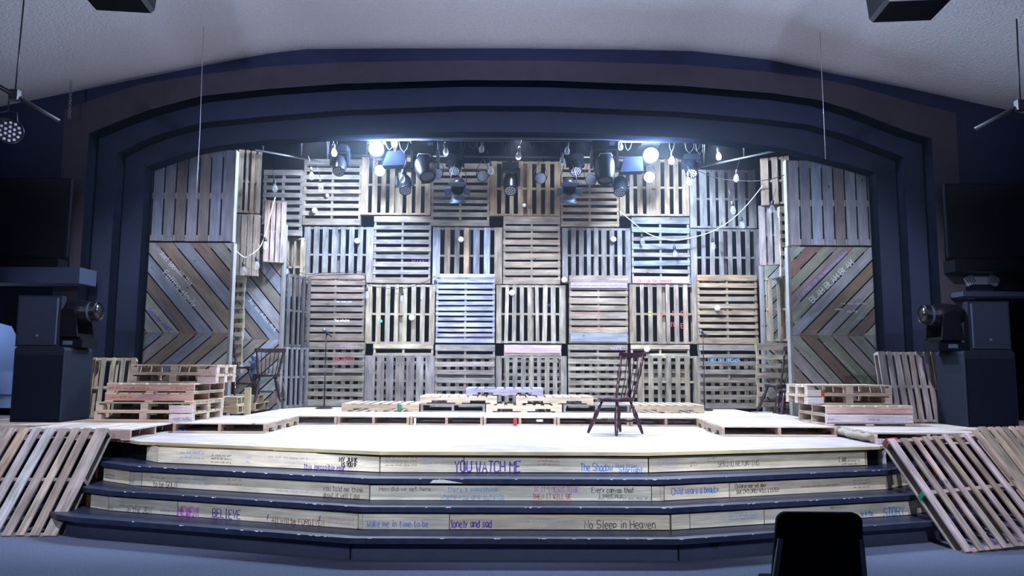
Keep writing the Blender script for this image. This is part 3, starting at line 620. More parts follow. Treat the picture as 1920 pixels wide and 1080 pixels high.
# ================================================================== CHEVRON AND PLANK PANELS
def clip(poly, x0, x1, z0, z1):
    def cut(ps, f, inter):
        out = []
        for i, p in enumerate(ps):
            q = ps[(i + 1) % len(ps)]
            if f(p): out.append(p)
            if f(p) != f(q): out.append(inter(p, q))
        return out
    L = lambda k, v: (lambda p, q: tuple(p[j] + (q[j] - p[j]) * (v - p[k]) / (q[k] - p[k]) for j in (0, 1)))
    for k, v, sgn in ((0, x0, 1), (0, x1, -1), (1, z0, 1), (1, z1, -1)):
        if not poly: return poly
        poly = cut(poly, lambda p: (p[k] - v) * sgn >= 0, L(k, v))
    return poly
CHEV = [(0.26, 0.29, 0.35), (0.23, 0.18, 0.14), (0.28, 0.31, 0.30), (0.33, 0.36, 0.34), (0.21, 0.165, 0.145), (0.23, 0.27, 0.34), (0.31, 0.30, 0.30), (0.26, 0.23, 0.18)]
CHEVR = [(0.33, 0.35, 0.37), (0.25, 0.20, 0.14), (0.30, 0.29, 0.30), (0.28, 0.31, 0.28), (0.20, 0.15, 0.13), (0.29, 0.31, 0.22), (0.30, 0.27, 0.27), (0.26, 0.30, 0.24)]
def chevron(label, x0, x1, z0, zm, z1, Y, up, down, pal, post_side, seed, J=0.255, gap=0.022, rotz=0.0, group=None):
    """local frame: X across, Z up, front faces -Y. up / down = plank angle above and below the joint zm"""
    root = thing('chevron_panel', label, 'panel', group, (x0 if post_side < 0 else x1, Y, z0), (0, 0, rotz))
    ox = root.location.x; rr = random.Random(seed); mb = MB(); th = 0.02
    for (a, b, ang, key) in ((zm, z1, up, 0), (z0, zm, down, 3)):
        t = math.radians(ang); d = (math.cos(t), math.sin(t)); hw = J / 2 - gap / 2 / abs(d[1])
        for k in range(-30, 31):
            # planks meet at the joint line zm: spacing measured along it
            cx = x0 + k * J; jj = lambda: rr.uniform(-0.003, 0.003)
            P = [(cx + o + d[0] * s_ * 5, zm + d[1] * s_ * 5) for s_, o in ((-1, -hw + jj()), (1, -hw + jj()), (1, hw + jj()), (-1, hw + jj()))]
            q = clip(P, x0, x1, a + 0.002, b - 0.002)
            if len(q) > 2: mb.prism([(x - ox, 0, z - z0) for x, z in q], (0, th, 0), jit(pal[(k + key) % len(pal)], rr, 0.14), (d[0], 0, d[1]))
    mb.build('planks', PANELWOOD, root)
    for sx in (x0, x1):
        fb = MB()
        pr = 0.03 if (sx == x0) == (post_side < 0) else 0.0
        cxx = sx - ox + (0.02 if sx == x0 else -0.02) + (0.022 * post_side if pr else 0)
        fb.box((cxx, 0.072 - pr / 2, (z1 - z0) / 2), (0.04, 0.10 + pr, z1 - z0), None, (0.25, 0.24, 0.24) if pr else TAN)
        fb.build('edge_post' if pr else 'frame_post', NEWWOOD, root)
    for z in (z0 + 0.04, zm, z1 - 0.04):
        rb = MB(); rb.box(((x0 + x1) / 2 - ox, 0.045, z - z0), (x1 - x0 - 0.09, 0.04, 0.08), None, TAN); rb.build('rail', WOOD, root)
    return root
def planks(label, x0, x1, z0, z1, Y, n, pal, seed, post_side, group=None, rotz=0.0):
    root = thing('plank_panel', label, 'panel', group, (x0 if post_side < 0 else x1, Y, z0), (0, 0, rotz)); ox = root.location.x
    rr = random.Random(seed); mb = MB(); w = (x1 - x0) / n
    for i in range(n): mb.box((x0 - ox + w * (i + 0.5), 0.01, (z1 - z0) / 2 + rr.uniform(-.004, .004)), (w - 0.026, 0.02, z1 - z0 - 0.02), Matrix.Rotation(rr.uniform(-.002, .002), 3, 'Y'), jit(pal[i % len(pal)], rr, 0.12), 2)
    mb.build('planks', PANELWOOD, root); rb = MB()
    for z in (0.06, (z1 - z0) / 2, z1 - z0 - 0.06): rb.box(((x0 + x1) / 2 - ox, 0.045, z), (x1 - x0 - 0.02, 0.048, 0.09), None, (0.5, 0.42, 0.32), 0)
    rb.build('batten', NEWWOOD, root)
    pb = MB(); pb.box((0.018 * post_side * -1 + 0.022 * post_side, 0.06, (z1 - z0) / 2), (0.036, 0.13, z1 - z0), None, (0.25, 0.24, 0.24), 2); pb.build('edge_post', NEWWOOD, root)
    return root
YP = 11.60
def px_x(px, py, Y): return atY(px, py, Y).x
def px_z(px, py, Y): return atY(px, py, Y).z
xl0, xl1 = px_x(250, 560, YP) - 0.15, px_x(432, 560, YP)
PL = planks('blue-grey plank panel with upright boards above the left chevron panel', xl0, px_x(437, 370, YP), px_z(350, 453, YP), px_z(420, 281, YP), YP, 9, [(0.27, 0.30, 0.37), (0.24, 0.22, 0.22), (0.26, 0.29, 0.38), (0.25, 0.27, 0.33), (0.21, 0.18, 0.17)], 4, 1)
CL = chevron('left chevron panel of slanting mixed planks, lettered Falling slowly', xl0, xl1, ZS + 0.003, px_z(350, 625, YP), px_z(350, 455, YP), YP, -49, 41, CHEV, 1, 3)
xr0, xr1 = px_x(1482, 560, YP), px_x(1660, 560, YP) + 0.15
PR = planks('blue-grey plank panel with upright boards above the right chevron panel', px_x(1478, 370, YP), xr1, px_z(1560, 461, YP), px_z(1500, 300, YP), YP, 9, [(0.30, 0.33, 0.41), (0.24, 0.26, 0.30), (0.28, 0.33, 0.40), (0.26, 0.29, 0.37), (0.21, 0.20, 0.21), (0.27, 0.31, 0.33)], 5, -1)
CR = chevron('right chevron panel of slanting mixed planks, lettered blah blah blah', xr0, xr1, ZS + 0.003, px_z(1560, 629, YP), px_z(1560, 463, YP), YP, 45, -48, CHEVR, -1, 8, J=0.24)
def panel_write(root, px0, py0, px1, py1, text, hpx, ink, Y, **kw):
    a, c = atY(px0, py0, Y), atY(px1, py1, Y); d = (c - a).normalized(); u = Vector((-d.z, 0, d.x)); u = u if u.z > 0 else -u
    s = Y / F_PX; nrm = d.cross(u)
    if isinstance(text, str): o = write(None, text, a, d, u, hpx * s, ink, lift=0.003, **kw)
    else: o = scribble(None, a, d, u, (c - a).length, hpx * s, ink, text[1], seed=px0)
    return in_world(o, root)
panel_write(CL, 305, 513, 365, 580, 'Falling slowly', 11, 'white', YP, wide=0.9)
panel_write(CL, 299, 476, 330, 512, 'Just too', 9, 'white', YP, wide=0.8); panel_write(CL, 318, 495, 350, 530, 'unreal', 8, 'white', YP, wide=0.8); panel_write(CL, 334, 512, 350, 530, 'all', 8, 'white', YP, wide=0.8); panel_write(CL, 346, 524, 368, 548, 'this', 8, 'white', YP, wide=0.8)
panel_write(CL, 286, 562, 326, 600, ('s', 1), 11, 'purple', YP); panel_write(CL, 275, 583, 322, 628, 'Down by night', 9, 'purple', YP, wide=0.75)
panel_write(CR, 1524, 568, 1600, 496, 'BLAH BLAH BLAH', 11, 'white', YP, wide=0.88); panel_write(CR, 1499, 560, 1596, 468, 'I can help with the beautiful becoming', 7, 'lilac', YP, wide=0.72)
panel_write(CR, 1576, 572, 1625, 572, ('s', 1), 7, 'white', YP); panel_write(CR, 1565, 582, 1580, 582, 'when', 5, 'white', YP); panel_write(CR, 1588, 586, 1605, 586, "you're", 5, 'white', YP); panel_write(CR, 1608, 599, 1625, 599, 'WAY?', 5, 'sky', YP); panel_write(CR, 1512, 605, 1535, 590, ('s', 1), 12, 'sky', YP)
panel_write(CR, 1543, 645, 1600, 700, ('s', 1), 6, 'white', YP)
# second pair of chevrons further upstage
CL2 = chevron('smaller chevron panel behind the left chevron panel, beside the piled chairs', px_x(432, 600, 12.55), px_x(527, 600, 12.55), ZS + 0.003, px_z(490, 636, 12.55), px_z(490, 420, 12.55), 12.55, -50, 43, CHEV[2:] + CHEV[:2], 1, 13)
panel_write(CL2, 464, 566, 512, 622, ('s', 1), 12, 'white', 12.55)
CR2 = chevron('narrow chevron panel behind the right chevron panel, mostly covered by pallets', px_x(1431, 560, 12.85), px_x(1500, 560, 12.85), ZS + 0.003, px_z(1450, 630, 12.85), px_z(1450, 497, 12.85), 12.85, 45, -48, CHEVR[3:] + CHEVR[:3], -1, 14)

# pallets hung in the wings
GL, GR = 'pallets in the left wing', 'pallets in the right wing'
def turned_pallet(px0, py0, px1, py1, Y, ang, kind, n, col, label, group, **kw):
    """upright pallet turned about its vertical edge so its thickness shows"""
    p = wall_pallet(px0, py0, px1, py1, Y, kind, n, col, label, group, **kw)
    m = Matrix.Rotation(ang, 3, 'Z') @ p.rotation_euler.to_matrix(); p.rotation_euler = m.to_euler(); return p
turned_pallet(441, 281, 484, 399, 12.15, 0.35, 'v', 4, (0.33, 0.24, 0.17), 'brown pallet with upright slats high in the left wing, beside the plank panel top', GL, seed=71, cover=0.7)
turned_pallet(436, 401, 482, 517, 12.15, 0.15, 'v', 4, (0.34, 0.28, 0.22), 'grey tan close boarded pallet in the left wing, hanging above the piled chairs', GL, seed=72, cover=0.9)
turned_pallet(490, 376, 530, 492, 12.35, 0.4, 'v', 4, (0.33, 0.26, 0.23), 'plum grey pallet with upright slats over the rear left chevron panel', GL, seed=73, cover=0.85)
wall_pallet(430, 518, 455, 700, 12.4, 'h', 11, (0.42, 0.34, 0.22), 'ladder-like narrow pallet behind the piled chairs in the left wing', GL, seed=74, cover=0.55)
p = pallet(1.20, 0.62, 5, (0.10, 0.09, 0.09), 'edge-on dark pallet right of the rear left chevron panel, upper of two', GL, seed=75, cover=0.5, tilt=0)
q = pallet(1.00, 0.62, 5, (0.19, 0.185, 0.19), 'edge-on grey pallet right of the rear left chevron panel, lower of two', GL, seed=76, cover=0.5, tilt=0)
xe = px_x(546, 660, 12.95)
set_frame(p, (xe, 12.98, 2.535), (0, 0, 1), (0.93, -0.37, 0)); set_frame(q, (xe, 12.98, 1.43), (0, 0, 1), (0.93, -0.37, 0))
turned_pallet(1432, 294, 1484, 383, 12.2, -0.35, 'v', 3, (0.33, 0.23, 0.16), 'brown pallet high in the right wing, under the end of the slanting pipe', GR, seed=81, cover=0.75)
turned_pallet(1428, 384, 1466, 497, 12.35, -0.3, 'v', 3, (0.33, 0.27, 0.25), 'plum grey pallet with teal marks on its edge in the right wing', GR, seed=82, cover=0.8)
wall_pallet(1463, 386, 1500, 518, 12.10, 'h', 8, (0.40, 0.32, 0.24), 'tan pallet with level slats half hidden by the right plank panel', GR, seed=83, cover=0.62)
wall_pallet(1441, 520, 1500, 640, 12.60, 'v', 4, (0.44, 0.36, 0.25), 'pale pallet with upright slats in front of the narrow right chevron panel', GR, seed=84, cover=0.5)
p = wall_pallet(1420, 643, 1496, 764, 12.60, 'h', 7, (0.36, 0.29, 0.20), 'tan pallet with level slats behind the dark chair in the right wing', GR, seed=85, cover=0.56)

# ================================================================== PLATFORM PALLETS
LG = 'pallets making the low platform around the stage'
DECK = (0.58, 0.50, 0.43)
YF = 10.87
PX = [768, 906, 1044, 1181, 1317]; FX = [px_x(v, 790, YF) for v in (632, 768, 906, 1044, 1181, 1317)]
NM = ['first from the left', 'second from the left', 'middle', 'fourth from the left', 'fifth from the left']
for i in range(5):
    flat_pallet(FX[i] + .004, FX[i + 1] - .004, YF, YF + 1.20, ZS + 0.001, 'x', 9, DECK, f'pale pallet in the front row of the upstage platform, {NM[i]}', LG, mat=NEWWOOD, seed=100 + i, cover=0.94, notch=False, str_col=TAN)
    flat_pallet(FX[i] + .004, FX[i + 1] - .004, YF + 1.21, YF + 2.38, ZS + 0.001, 'x', 9, DECK, f'pale pallet in the back row of the upstage platform, {NM[i]}', LG, mat=NEWWOOD, seed=110 + i, cover=0.94, notch=False)
XL, XR = FX[0], FX[-1]
for i, (y0, y1, w) in enumerate(((YF, YF + 1.2, 'front'), (YF + 1.21, YF + 2.38, 'back'))):
    flat_pallet(-4.05 + 0.3, XL - 0.008, y0 + (0.02 if i == 0 else 0), y1, ZS + 0.001, 'x', 9, DECK, f'pale pallet at the left end of the {w} row of the upstage platform', LG, mat=NEWWOOD, seed=120 + i, cover=0.94)
    flat_pallet(XR + 0.008, 4.15 if i == 0 else 3.80, y0 + (0.02 if i == 0 else 0), y1, ZS + 0.001, 'x', 9, DECK, f'pale pallet at the right end of the {w} row of the upstage platform', LG, mat=NEWWOOD, seed=124 + i, cover=0.94)
# left arm of the platform
xl = atZ(500, 812, ZS).x; yl = atZ(500, 812, ZS).y - 0.02
flat_pallet(-4.10, xl, yl, yl + 0.72, ZS + 0.001, 'x', 6, DECK, 'pale pallet with open dark front at the left of the stage floor', LG, mat=NEWWOOD, seed=130, cover=0.95, str_col=TAN)
flat_pallet(-4.10, xl, yl + 0.725, YF - 0.005, ZS + 0.001, 'x', 6, DECK, 'pale pallet behind the open fronted one at the left of the stage floor', LG, mat=NEWWOOD, seed=131, cover=0.95, str_col=TAN)
flat_pallet(-5.28, -4.12, 8.42, 9.62, ZS + 0.001, 'y', 8, DECK, 'pale pallet overhanging the left stage corner by the leaning pallet', LG, mat=NEWWOOD, seed=132, cover=0.95, str_col=PINKW, notch=False)
flat_pallet(-5.28, -4.12, 9.63, 10.72, ZS + 0.001, 'y', 8, DECK, 'pale pallet under the left pallet stacks', LG, mat=NEWWOOD, seed=133, cover=0.95, notch=False)
flat_pallet(-6.48, -5.30, 8.98, 10.0, ZS + 0.001, 'y', 8, DECK, 'pale pallet at the far left end of the platform beside the loudspeaker cabinet', LG, mat=NEWWOOD, seed=134, cover=0.95, notch=False)
# right arm
xr = atZ(1357, 819, ZS).x; yr = atZ(1400, 818, ZS).y
flat_pallet(xr, 3.92, yr, yr + 0.78, ZS + 0.001, 'x', 6, DECK, 'pale pallet with open dark front at the right of the stage floor', LG, mat=NEWWOOD, seed=140, cover=0.95, str_col=TAN)
flat_pallet(xr + 0.06, 3.94, yr + 0.785, YF - 0.005, ZS + 0.001, 'x', 6, DECK, 'pale pallet behind the open fronted one at the right of the stage floor', LG, mat=NEWWOOD, seed=141, cover=0.95, str_col=TAN)
p = flat_pallet(3.96, 5.15, 8.50, 9.62, ZS + 0.001, 'x', 8, DECK, 'pale pallet with a splintered side at the right stage corner', LG, mat=NEWWOOD, seed=142, cover=0.95, str_col=PALE)
flat_pallet(3.96, 5.15, 9.63, 10.72, ZS + 0.001, 'x', 8, DECK, 'pale pallet under the right pallet stacks', LG, mat=NEWWOOD, seed=143, cover=0.95)
flat_pallet(5.17, 6.3, 8.98, 10.0, ZS + 0.001, 'x', 8, DECK, 'pale pallet at the far right end of the platform behind the leaning pallets', LG, mat=NEWWOOD, seed=144, cover=0.95)
rr = random.Random(9); mb = MB()                           # splintered bark strip on that side
pts = []
for i in range(15): t = i / 14; pts.append(Vector((3.945 - rr.uniform(0, .012), 8.52 + 1.0 * t, ZS + 0.065 + rr.uniform(-.01, .012))))
bq = len(mb.v); mb.tube(pts, 0.040, 8, (0.50, 0.42, 0.34)); 
for k in range(bq, len(mb.v)): mb.v[k] += Vector((rr.uniform(-.014, .006), rr.uniform(-.01, .01), rr.uniform(-.016, .012)))
o = mb.build('splintered_slab', WOOD); in_world(o, p)
# upper tiers against the wall
Z2 = ZS + PT + 0.003
def tier(px0, px1, z, Y, dep, along, label, seed, col=PALE, n=8, notch=True, cover=0.7, rot=0.0, **kw):
    a, c = px_x(px0, 765, Y), px_x(px1, 765, Y)
    return flat_pallet(a + .003, c - .003, Y, Y + dep, z, along, n, col, label, 'pallets piled against the back wall', mat=NEWWOOD, seed=seed, cover=cover, notch=notch, rot=rot, **kw)
YT = 11.95
tier(640, 786, Z2, YT, 1.0, 'y', 'straw coloured pallet with notched side, left end of the pile against the back wall', 150)
tier(788, 910, Z2, YT, 1.0, 'x', 'open fronted pallet with a green cup, in the pile against the back wall', 151, col=GREYW, notch=False, cover=0.9)
tier(911, 1054, Z2, YT, 1.0, 'y', 'straw coloured notched pallet at the centre bottom of the pile', 152)
tier(1056, 1181, Z2, YT, 1.0, 'x', 'open fronted grey pallet right of centre in the pile, behind the lone chair', 153, col=GREYW, notch=False, cover=0.9)
tier(1183, 1321, Z2, YT, 1.0, 'y', 'straw coloured pallet with notched side, right end of the pile against the back wall', 154)
tier(787, 932, Z2 + PT + .002, YT + 0.03, 0.95, 'y', 'yellowish notched pallet, left one of the second tier of the pile', 155, cover=0.86)
tier(967, 1113, Z2 + PT + .002, YT + 0.03, 0.95, 'y', 'yellowish notched pallet, right one of the second tier of the pile', 156, cover=0.86)
p = tier(873, 1019, Z2 + 2 * PT + .004, YT + 0.12, 0.80, 'y', 'purple grey notched pallet on top of the pile, with red writing', 157, col=LIL, cover=0.8)
q = atY(924, 738, YT + 0.117); in_world(scribble(None, q, (1, 0, 0), (0, 0, 1), 0.42, 0.05, 'red', 1, 4), p)
mb = MB(); q = atY(748, 770, YT - 0.05); mb.lathe((atY(749, 770, YT - 0.05).x, YT - 0.06, Z2), (0, 0, 1), [(0.026, 0), (0.032, 0.11), (0.033, 0.115), (0.028, 0.115), (0.024, 0.01)], 14); tag(mb.build('cup', GREENP), 'green cup standing in front of the pallet pile', 'cup')
mb = MB(); q = atZ(965, 797, ZS); mb.box((px_x(966, 790, YF - .03), YF - 0.035, ZS + 0.055), (0.05, 0.05, 0.106)); tag(mb.build('wood_block', REDP), 'small red block against the upstage platform front', 'block')
mb = MB(); mb.box((px_x(778, 788, YF - .03), YF - 0.012, ZS + 0.05), (0.03, 0.015, 0.095)); tag(mb.build('paper_card', WPLAST), 'white card stuck to the upstage platform front, left of the red block', 'card')
mb = MB(); mb.box((px_x(1012, 786, YF - .03), YF - 0.008, ZS + 0.072), (0.09, 0.008, 0.03)); tag(mb.build('paper_label', WPLAST), 'small white paper label on the platform front, right of the red block', 'label')
rr = random.Random(2); mb = MB(); q = atZ(337, 811, ZS)
for k in range(7): mb.ball((q.x + rr.uniform(-.06, .06), q.y + rr.uniform(-.02, .02), ZS + 0.018), rr.uniform(0.012, 0.022), 8, (1.5, 1, .8))
tag(mb.build('crumpled_wrapper', BLUEP), 'crumpled blue wrapper on the stage floor by the left platform', 'wrapper')

# ================================================================== STACKS AT BOTH SIDES
def stack(x0, x1, y0, y1, z, along, cnt, names, seed, col=PALE, **kw):
    out = []
    for k in range(cnt): out.append(flat_pallet(x0 + (k % 2) * .01, x1 + (k % 2) * .006, y0 + (k % 2) * 0.008, y1, z + k * (kw.get('T', PT) + .002), along, 7, col, names[k], 'stacked pallets beside the stage', mat=NEWWOOD, seed=seed + k, cover=0.8, notch=False, **kw))
    return out
ZP = Z2
ST = 0.115; SG = ST + 0.002
xr_ = px_x(361, 750, 9.62)
S2 = stack(px_x(176, 780, 9.62), xr_, 9.62, 10.66, ZP, 'x', 2, ['pale open fronted pallet at the foot of the left stack', 'pale open fronted pallet, second from the bottom of the left stack'], 210, str_col=(0.62, 0.48, 0.40), T=ST, blocks=True)
S1 = stack(px_x(197, 740, 9.62), xr_, 9.62, 10.66, ZP + 2 * SG, 'y', 2, ['pink sided pallet in the middle of the left stack, lower of two', 'pink sided pallet in the middle of the left stack, upper of two'], 200, str_col=PINKW, T=ST)
S3 = stack(px_x(243, 705, 9.9), px_x(405, 705, 9.9), 9.9, 10.60, ZP + 4 * SG, 'x', 2, ['lower of the two open pallets crowning the left stack', 'topmost pallet of the left stack'], 220, str_col=(0.60, 0.47, 0.40), T=ST, blocks=True)
# plywood end plates with writing on the fronts
def plate(root, px0, px1, py0, py1, Y, col, inks, name='end_block', mat=None):
    a, c = atY(px0, py0, Y), atY(px1, py1, Y); mb = MB(); mb.box(((a.x + c.x) / 2, Y + 0.010, (a.z + c.z) / 2), (c.x - a.x, 0.018, a.z - c.z), None, col); in_world(mb.build(name, mat or NEWWOOD), root)
    for k, (fx, w, ink, ln) in enumerate(inks):
        q = Vector((a.x + (c.x - a.x) * fx, Y + 0.001, c.z + (a.z - c.z) * 0.15)); in_world(scribble(None, q, (1, 0, 0), (0, 0, 1), (c.x - a.x) * w, (a.z - c.z) * 0.7, ink, ln, k + px0), root)
plate(S2[0], 317, 360, 776, 792, 9.60, (0.66, 0.60, 0.58), [(0.2, 0.7, 'purple', 1)]); plate(S2[1], 317, 360, 760, 774, 9.607, (0.66, 0.56, 0.52), [(0.2, 0.6, 'pink', 2)])
plate(S3[0], 370, 404, 707, 720, 9.88, (0.64, 0.50, 0.46), []); plate(S3[1], 370, 404, 692, 704, 9.887, (0.62, 0.46, 0.40), [(0.3, 0.5, 'red', 1)])
for o, (px, ink, w) in ((S1[1], (202, 'brown', 0.5)), (S1[0], (205, 'red', 0.32)), (S1[0], (258, 'pink', 0.3)), (S1[1], (318, 'red', 0.2))):
    q = atY(px, 740, 9.615); zc = o.location.z + 0.03; in_world(scribble(None, (q.x, 9.6180 if o is S1[0] else 9.6250, zc), (1, 0, 0), (0, 0, 1), w, 0.06, ink, 1, px), o)
plate(WP[(1, 5)], 1186, 1292, 518, 531, YW - 0.021, (0.55, 0.36, 0.32), [], 'pink_board')
o = write(None, "Don't Be the Someone", atY(1194, 529, YW - 0.021), (1, 0, 0), (0, 0, 1), 0.062, 'red', 0.70, lift=0.003); in_world(o, WP[(1, 5)])
plate(WP[(4, 3)], 946, 1051, 648, 662, YW - 0.020, (0.50, 0.40, 0.48), [(0.05, 0.85, 'pink', 1)], 'scribbled_board'); plate(WP[(2, 4)], 1070, 1176, 529, 540, YW - 0.152, (0.30, 0.24, 0.26), [(0.05, 0.9, 'purple', 1)], 'scribbled_board')
plate(WP[(2, 4)], 1070, 1176, 625, 641, YW - 0.152, (0.22, 0.24, 0.28), [], 'blue_stained_board')
# right stacks
x0, x1 = px_x(1549, 776, 9.5), px_x(1712, 776, 9.5)
T1_ = stack(x0 - 0.0, x1, 9.5, 10.42, ZP, 'y', 2, ['white edged pallet with tally marks at the foot of the right stack', 'pink edged pallet with red writing on the foot of the right stack'], 230, str_col=(0.60, 0.50, 0.48))
x0, x1 = px_x(1513, 745, 9.75), px_x(1673, 745, 9.75)
T3_ = stack(x0, x1, 9.75, 10.5, ZP + 2 * (PT + .002), 'x', 2, ['lower of the two open pallets crowning the right stack', 'topmost pallet of the right stack, with an orange painted end'], 240, str_col=(0.62, 0.50, 0.44), blocks=True)
plate(T3_[0], 1514, 1545, 745, 757, 9.735, (0.70, 0.68, 0.70), [(0.2, 0.5, 'sky', 2)]); plate(T3_[1], 1514, 1540, 731, 743, 9.735, (0.66, 0.62, 0.56), []); plate(T3_[1], 1540.5, 1546, 731, 743, 9.733, (0.50, 0.12, 0.03), [], 'painted_end')
plate(T1_[0], 1549, 1712, 777, 793, 9.485, (0.68, 0.62, 0.64), [(0.02, 0.10, 'purple', 1), (0.49, 0.12, 'purple', 1), (0.68, 0.28, 'sky', 2)], 'side_board'); plate(T1_[1], 1549, 1712, 763, 776, 9.485, (0.62, 0.44, 0.38), [(0.55, 0.38, 'red', 2)], 'side_board')
# left wing pallets under the piled chairs
for k, (y0, y1, lb) in enumerate(((11.15, 11.56, 'straw coloured pallet at the foot of the chair pile, lower one'), (11.90, 12.85, 'straw coloured pallet under the chair pile, running back to the wing, lower one'))):
    flat_pallet(-4.95, -3.93, y0, y1, ZP, 'y', 6, (0.50, 0.40, 0.26), lb, 'pallets under the piled chairs', mat=NEWWOOD, seed=250 + k, cover=0.85, notch=False)
for k, (y0, y1, lb) in enumerate(((11.16, 11.56, 'straw coloured pallet at the foot of the chair pile, upper one'), (11.90, 12.36, 'straw coloured pallet carrying the piled dark chairs'))):
    flat_pallet(-4.95, -3.95, y0, y1, ZP + PT + .002, 'y', 6, (0.50, 0.40, 0.26), lb, 'pallets under the piled chairs', mat=NEWWOOD, seed=254 + k, cover=0.85, notch=False)
mb = MB(); q = atZ(447, 780, ZP); mb.box((q.x, 11.05, ZP + 0.19), (0.085, 0.045, 0.38), None, (0.52, 0.46, 0.28), 2); tag(mb.build('timber_post', NEWWOOD), 'short pale timber post standing beside the left stack', 'post')
flat_pallet(3.86, 4.62, 12.1, 12.52, ZS + 0.002, 'x', 6, (0.40, 0.34, 0.30), 'small grey pallet under the dark chair in the right wing', 'pallets in the right wing', mat=NEWWOOD, seed=260, cover=0.9, notch=False)

# ================================================================== LEANING PALLETS
GLN = 'pallets leaning beside the stage'
def lean(bl, u, v, across, up, n, col, label, seed, flip=False, **kw):
    """bl: lower left corner, u: along the foot, v: up the slope; slats run up the slope"""
    u = Vector(u).normalized(); v = Vector(v); v = (v - u * v.dot(u)).normalized(); nrm = u.cross(v)
    p = pallet(up, across, n, col, label, GLN, seed=seed, **kw)
    c = Vector(bl) + u * across / 2 + v * up / 2 - nrm * kw.get('T', PT)
    set_frame(p, c, v, nrm); return p
LPa = lean((-5.36, 7.42, 0.012), (1, 0.0, 0), (-0.10, 0.66, 0.74), 1.09, 1.25, 8, (0.33, 0.27, 0.22), 'large grey pallet leaning against the left end of the steps', 300, cover=0.72, tilt=0.012, tints=[(0.54, 0.45, 0.38), (0.38, 0.32, 0.27), (0.56, 0.46, 0.36), (0.42, 0.37, 0.35), (0.60, 0.56, 0.54), (0.62, 0.58, 0.57), (0.50, 0.40, 0.30)])
LPb = lean((4.00, 6.95, 0.012), (1, 0.25, 0.05), (-0.16, 0.66, 0.73), 1.12, 1.24, 9, (0.46, 0.37, 0.31), 'large brown pallet with red and green ends leaning at the right of the steps', 301, cover=0.54, tilt=0.012, tints=[(0.50, 0.40, 0.33), (0.56, 0.45, 0.41), (0.42, 0.33, 0.27), (0.58, 0.48, 0.46), (0.44, 0.36, 0.29)])
nrmb = None
mb = MB(); 
for (ly, lx, w, t) in ((-0.50, 1.20 / 2 - 0.02, 0.16, REDP), (-0.50, -1.20 / 2 + 0.02, 0.16, REDP)): pass
def end_mark(root, lx, ly, w, mat, nm):
    mb = MB(); mb.box((lx, ly, PT / 2 + 0.0), (0.044, w, PT - 0.036)); mb.build(nm, mat, root)
for lx, mat, nm in ((0.62 - 0.0, REDP, 'red_painted_end'), (-0.62 + 0.0, REDP, 'red_painted_end'), (0.0, GREENP, 'green_painted_end')):
    end_mark(LPb, lx, 0.50, 0.13, mat, nm)
LPc = lean((5.30, 7.55, 0.012), (1, 0.45, -0.02), (-0.35, 0.60, 0.85), 1.0, 1.28, 8, (0.52, 0.43, 0.32), 'tan pallet leaning at the far right edge behind the brown leaning pallet', 302, cover=0.7)
LPd = lean((atY(152, 790, 10.0).x, 10.02, ZS + 0.135), (1, 0.25, 0), (-0.12, 0.22, 1), 0.56, 0.80, 5, (0.52, 0.46, 0.32), 'narrow olive tan pallet standing against the left loudspeaker cabinet', 303, cover=0.5)
LPe = lean((px_x(1668, 790, 10.0), 10.02, ZS + 0.135), (1, 0.05, 0), (0.08, 0.22, 1), 0.80, 0.93, 8, (0.44, 0.38, 0.35), 'grey pallet with upright slats leaning before the right loudspeaker cabinet', 304, cover=0.68)
a = atY(1658, 872, 8.34); mb = MB(); mb.box((a.x, 8.40, (0.6 + ZS) / 2 + 0.03), (0.085, 0.04, 0.26), None, (0.60, 0.57, 0.60), 2); o = mb.build('white_post', NEWWOOD); tag(o, 'short white upright board standing on the top step at the right corner', 'post')

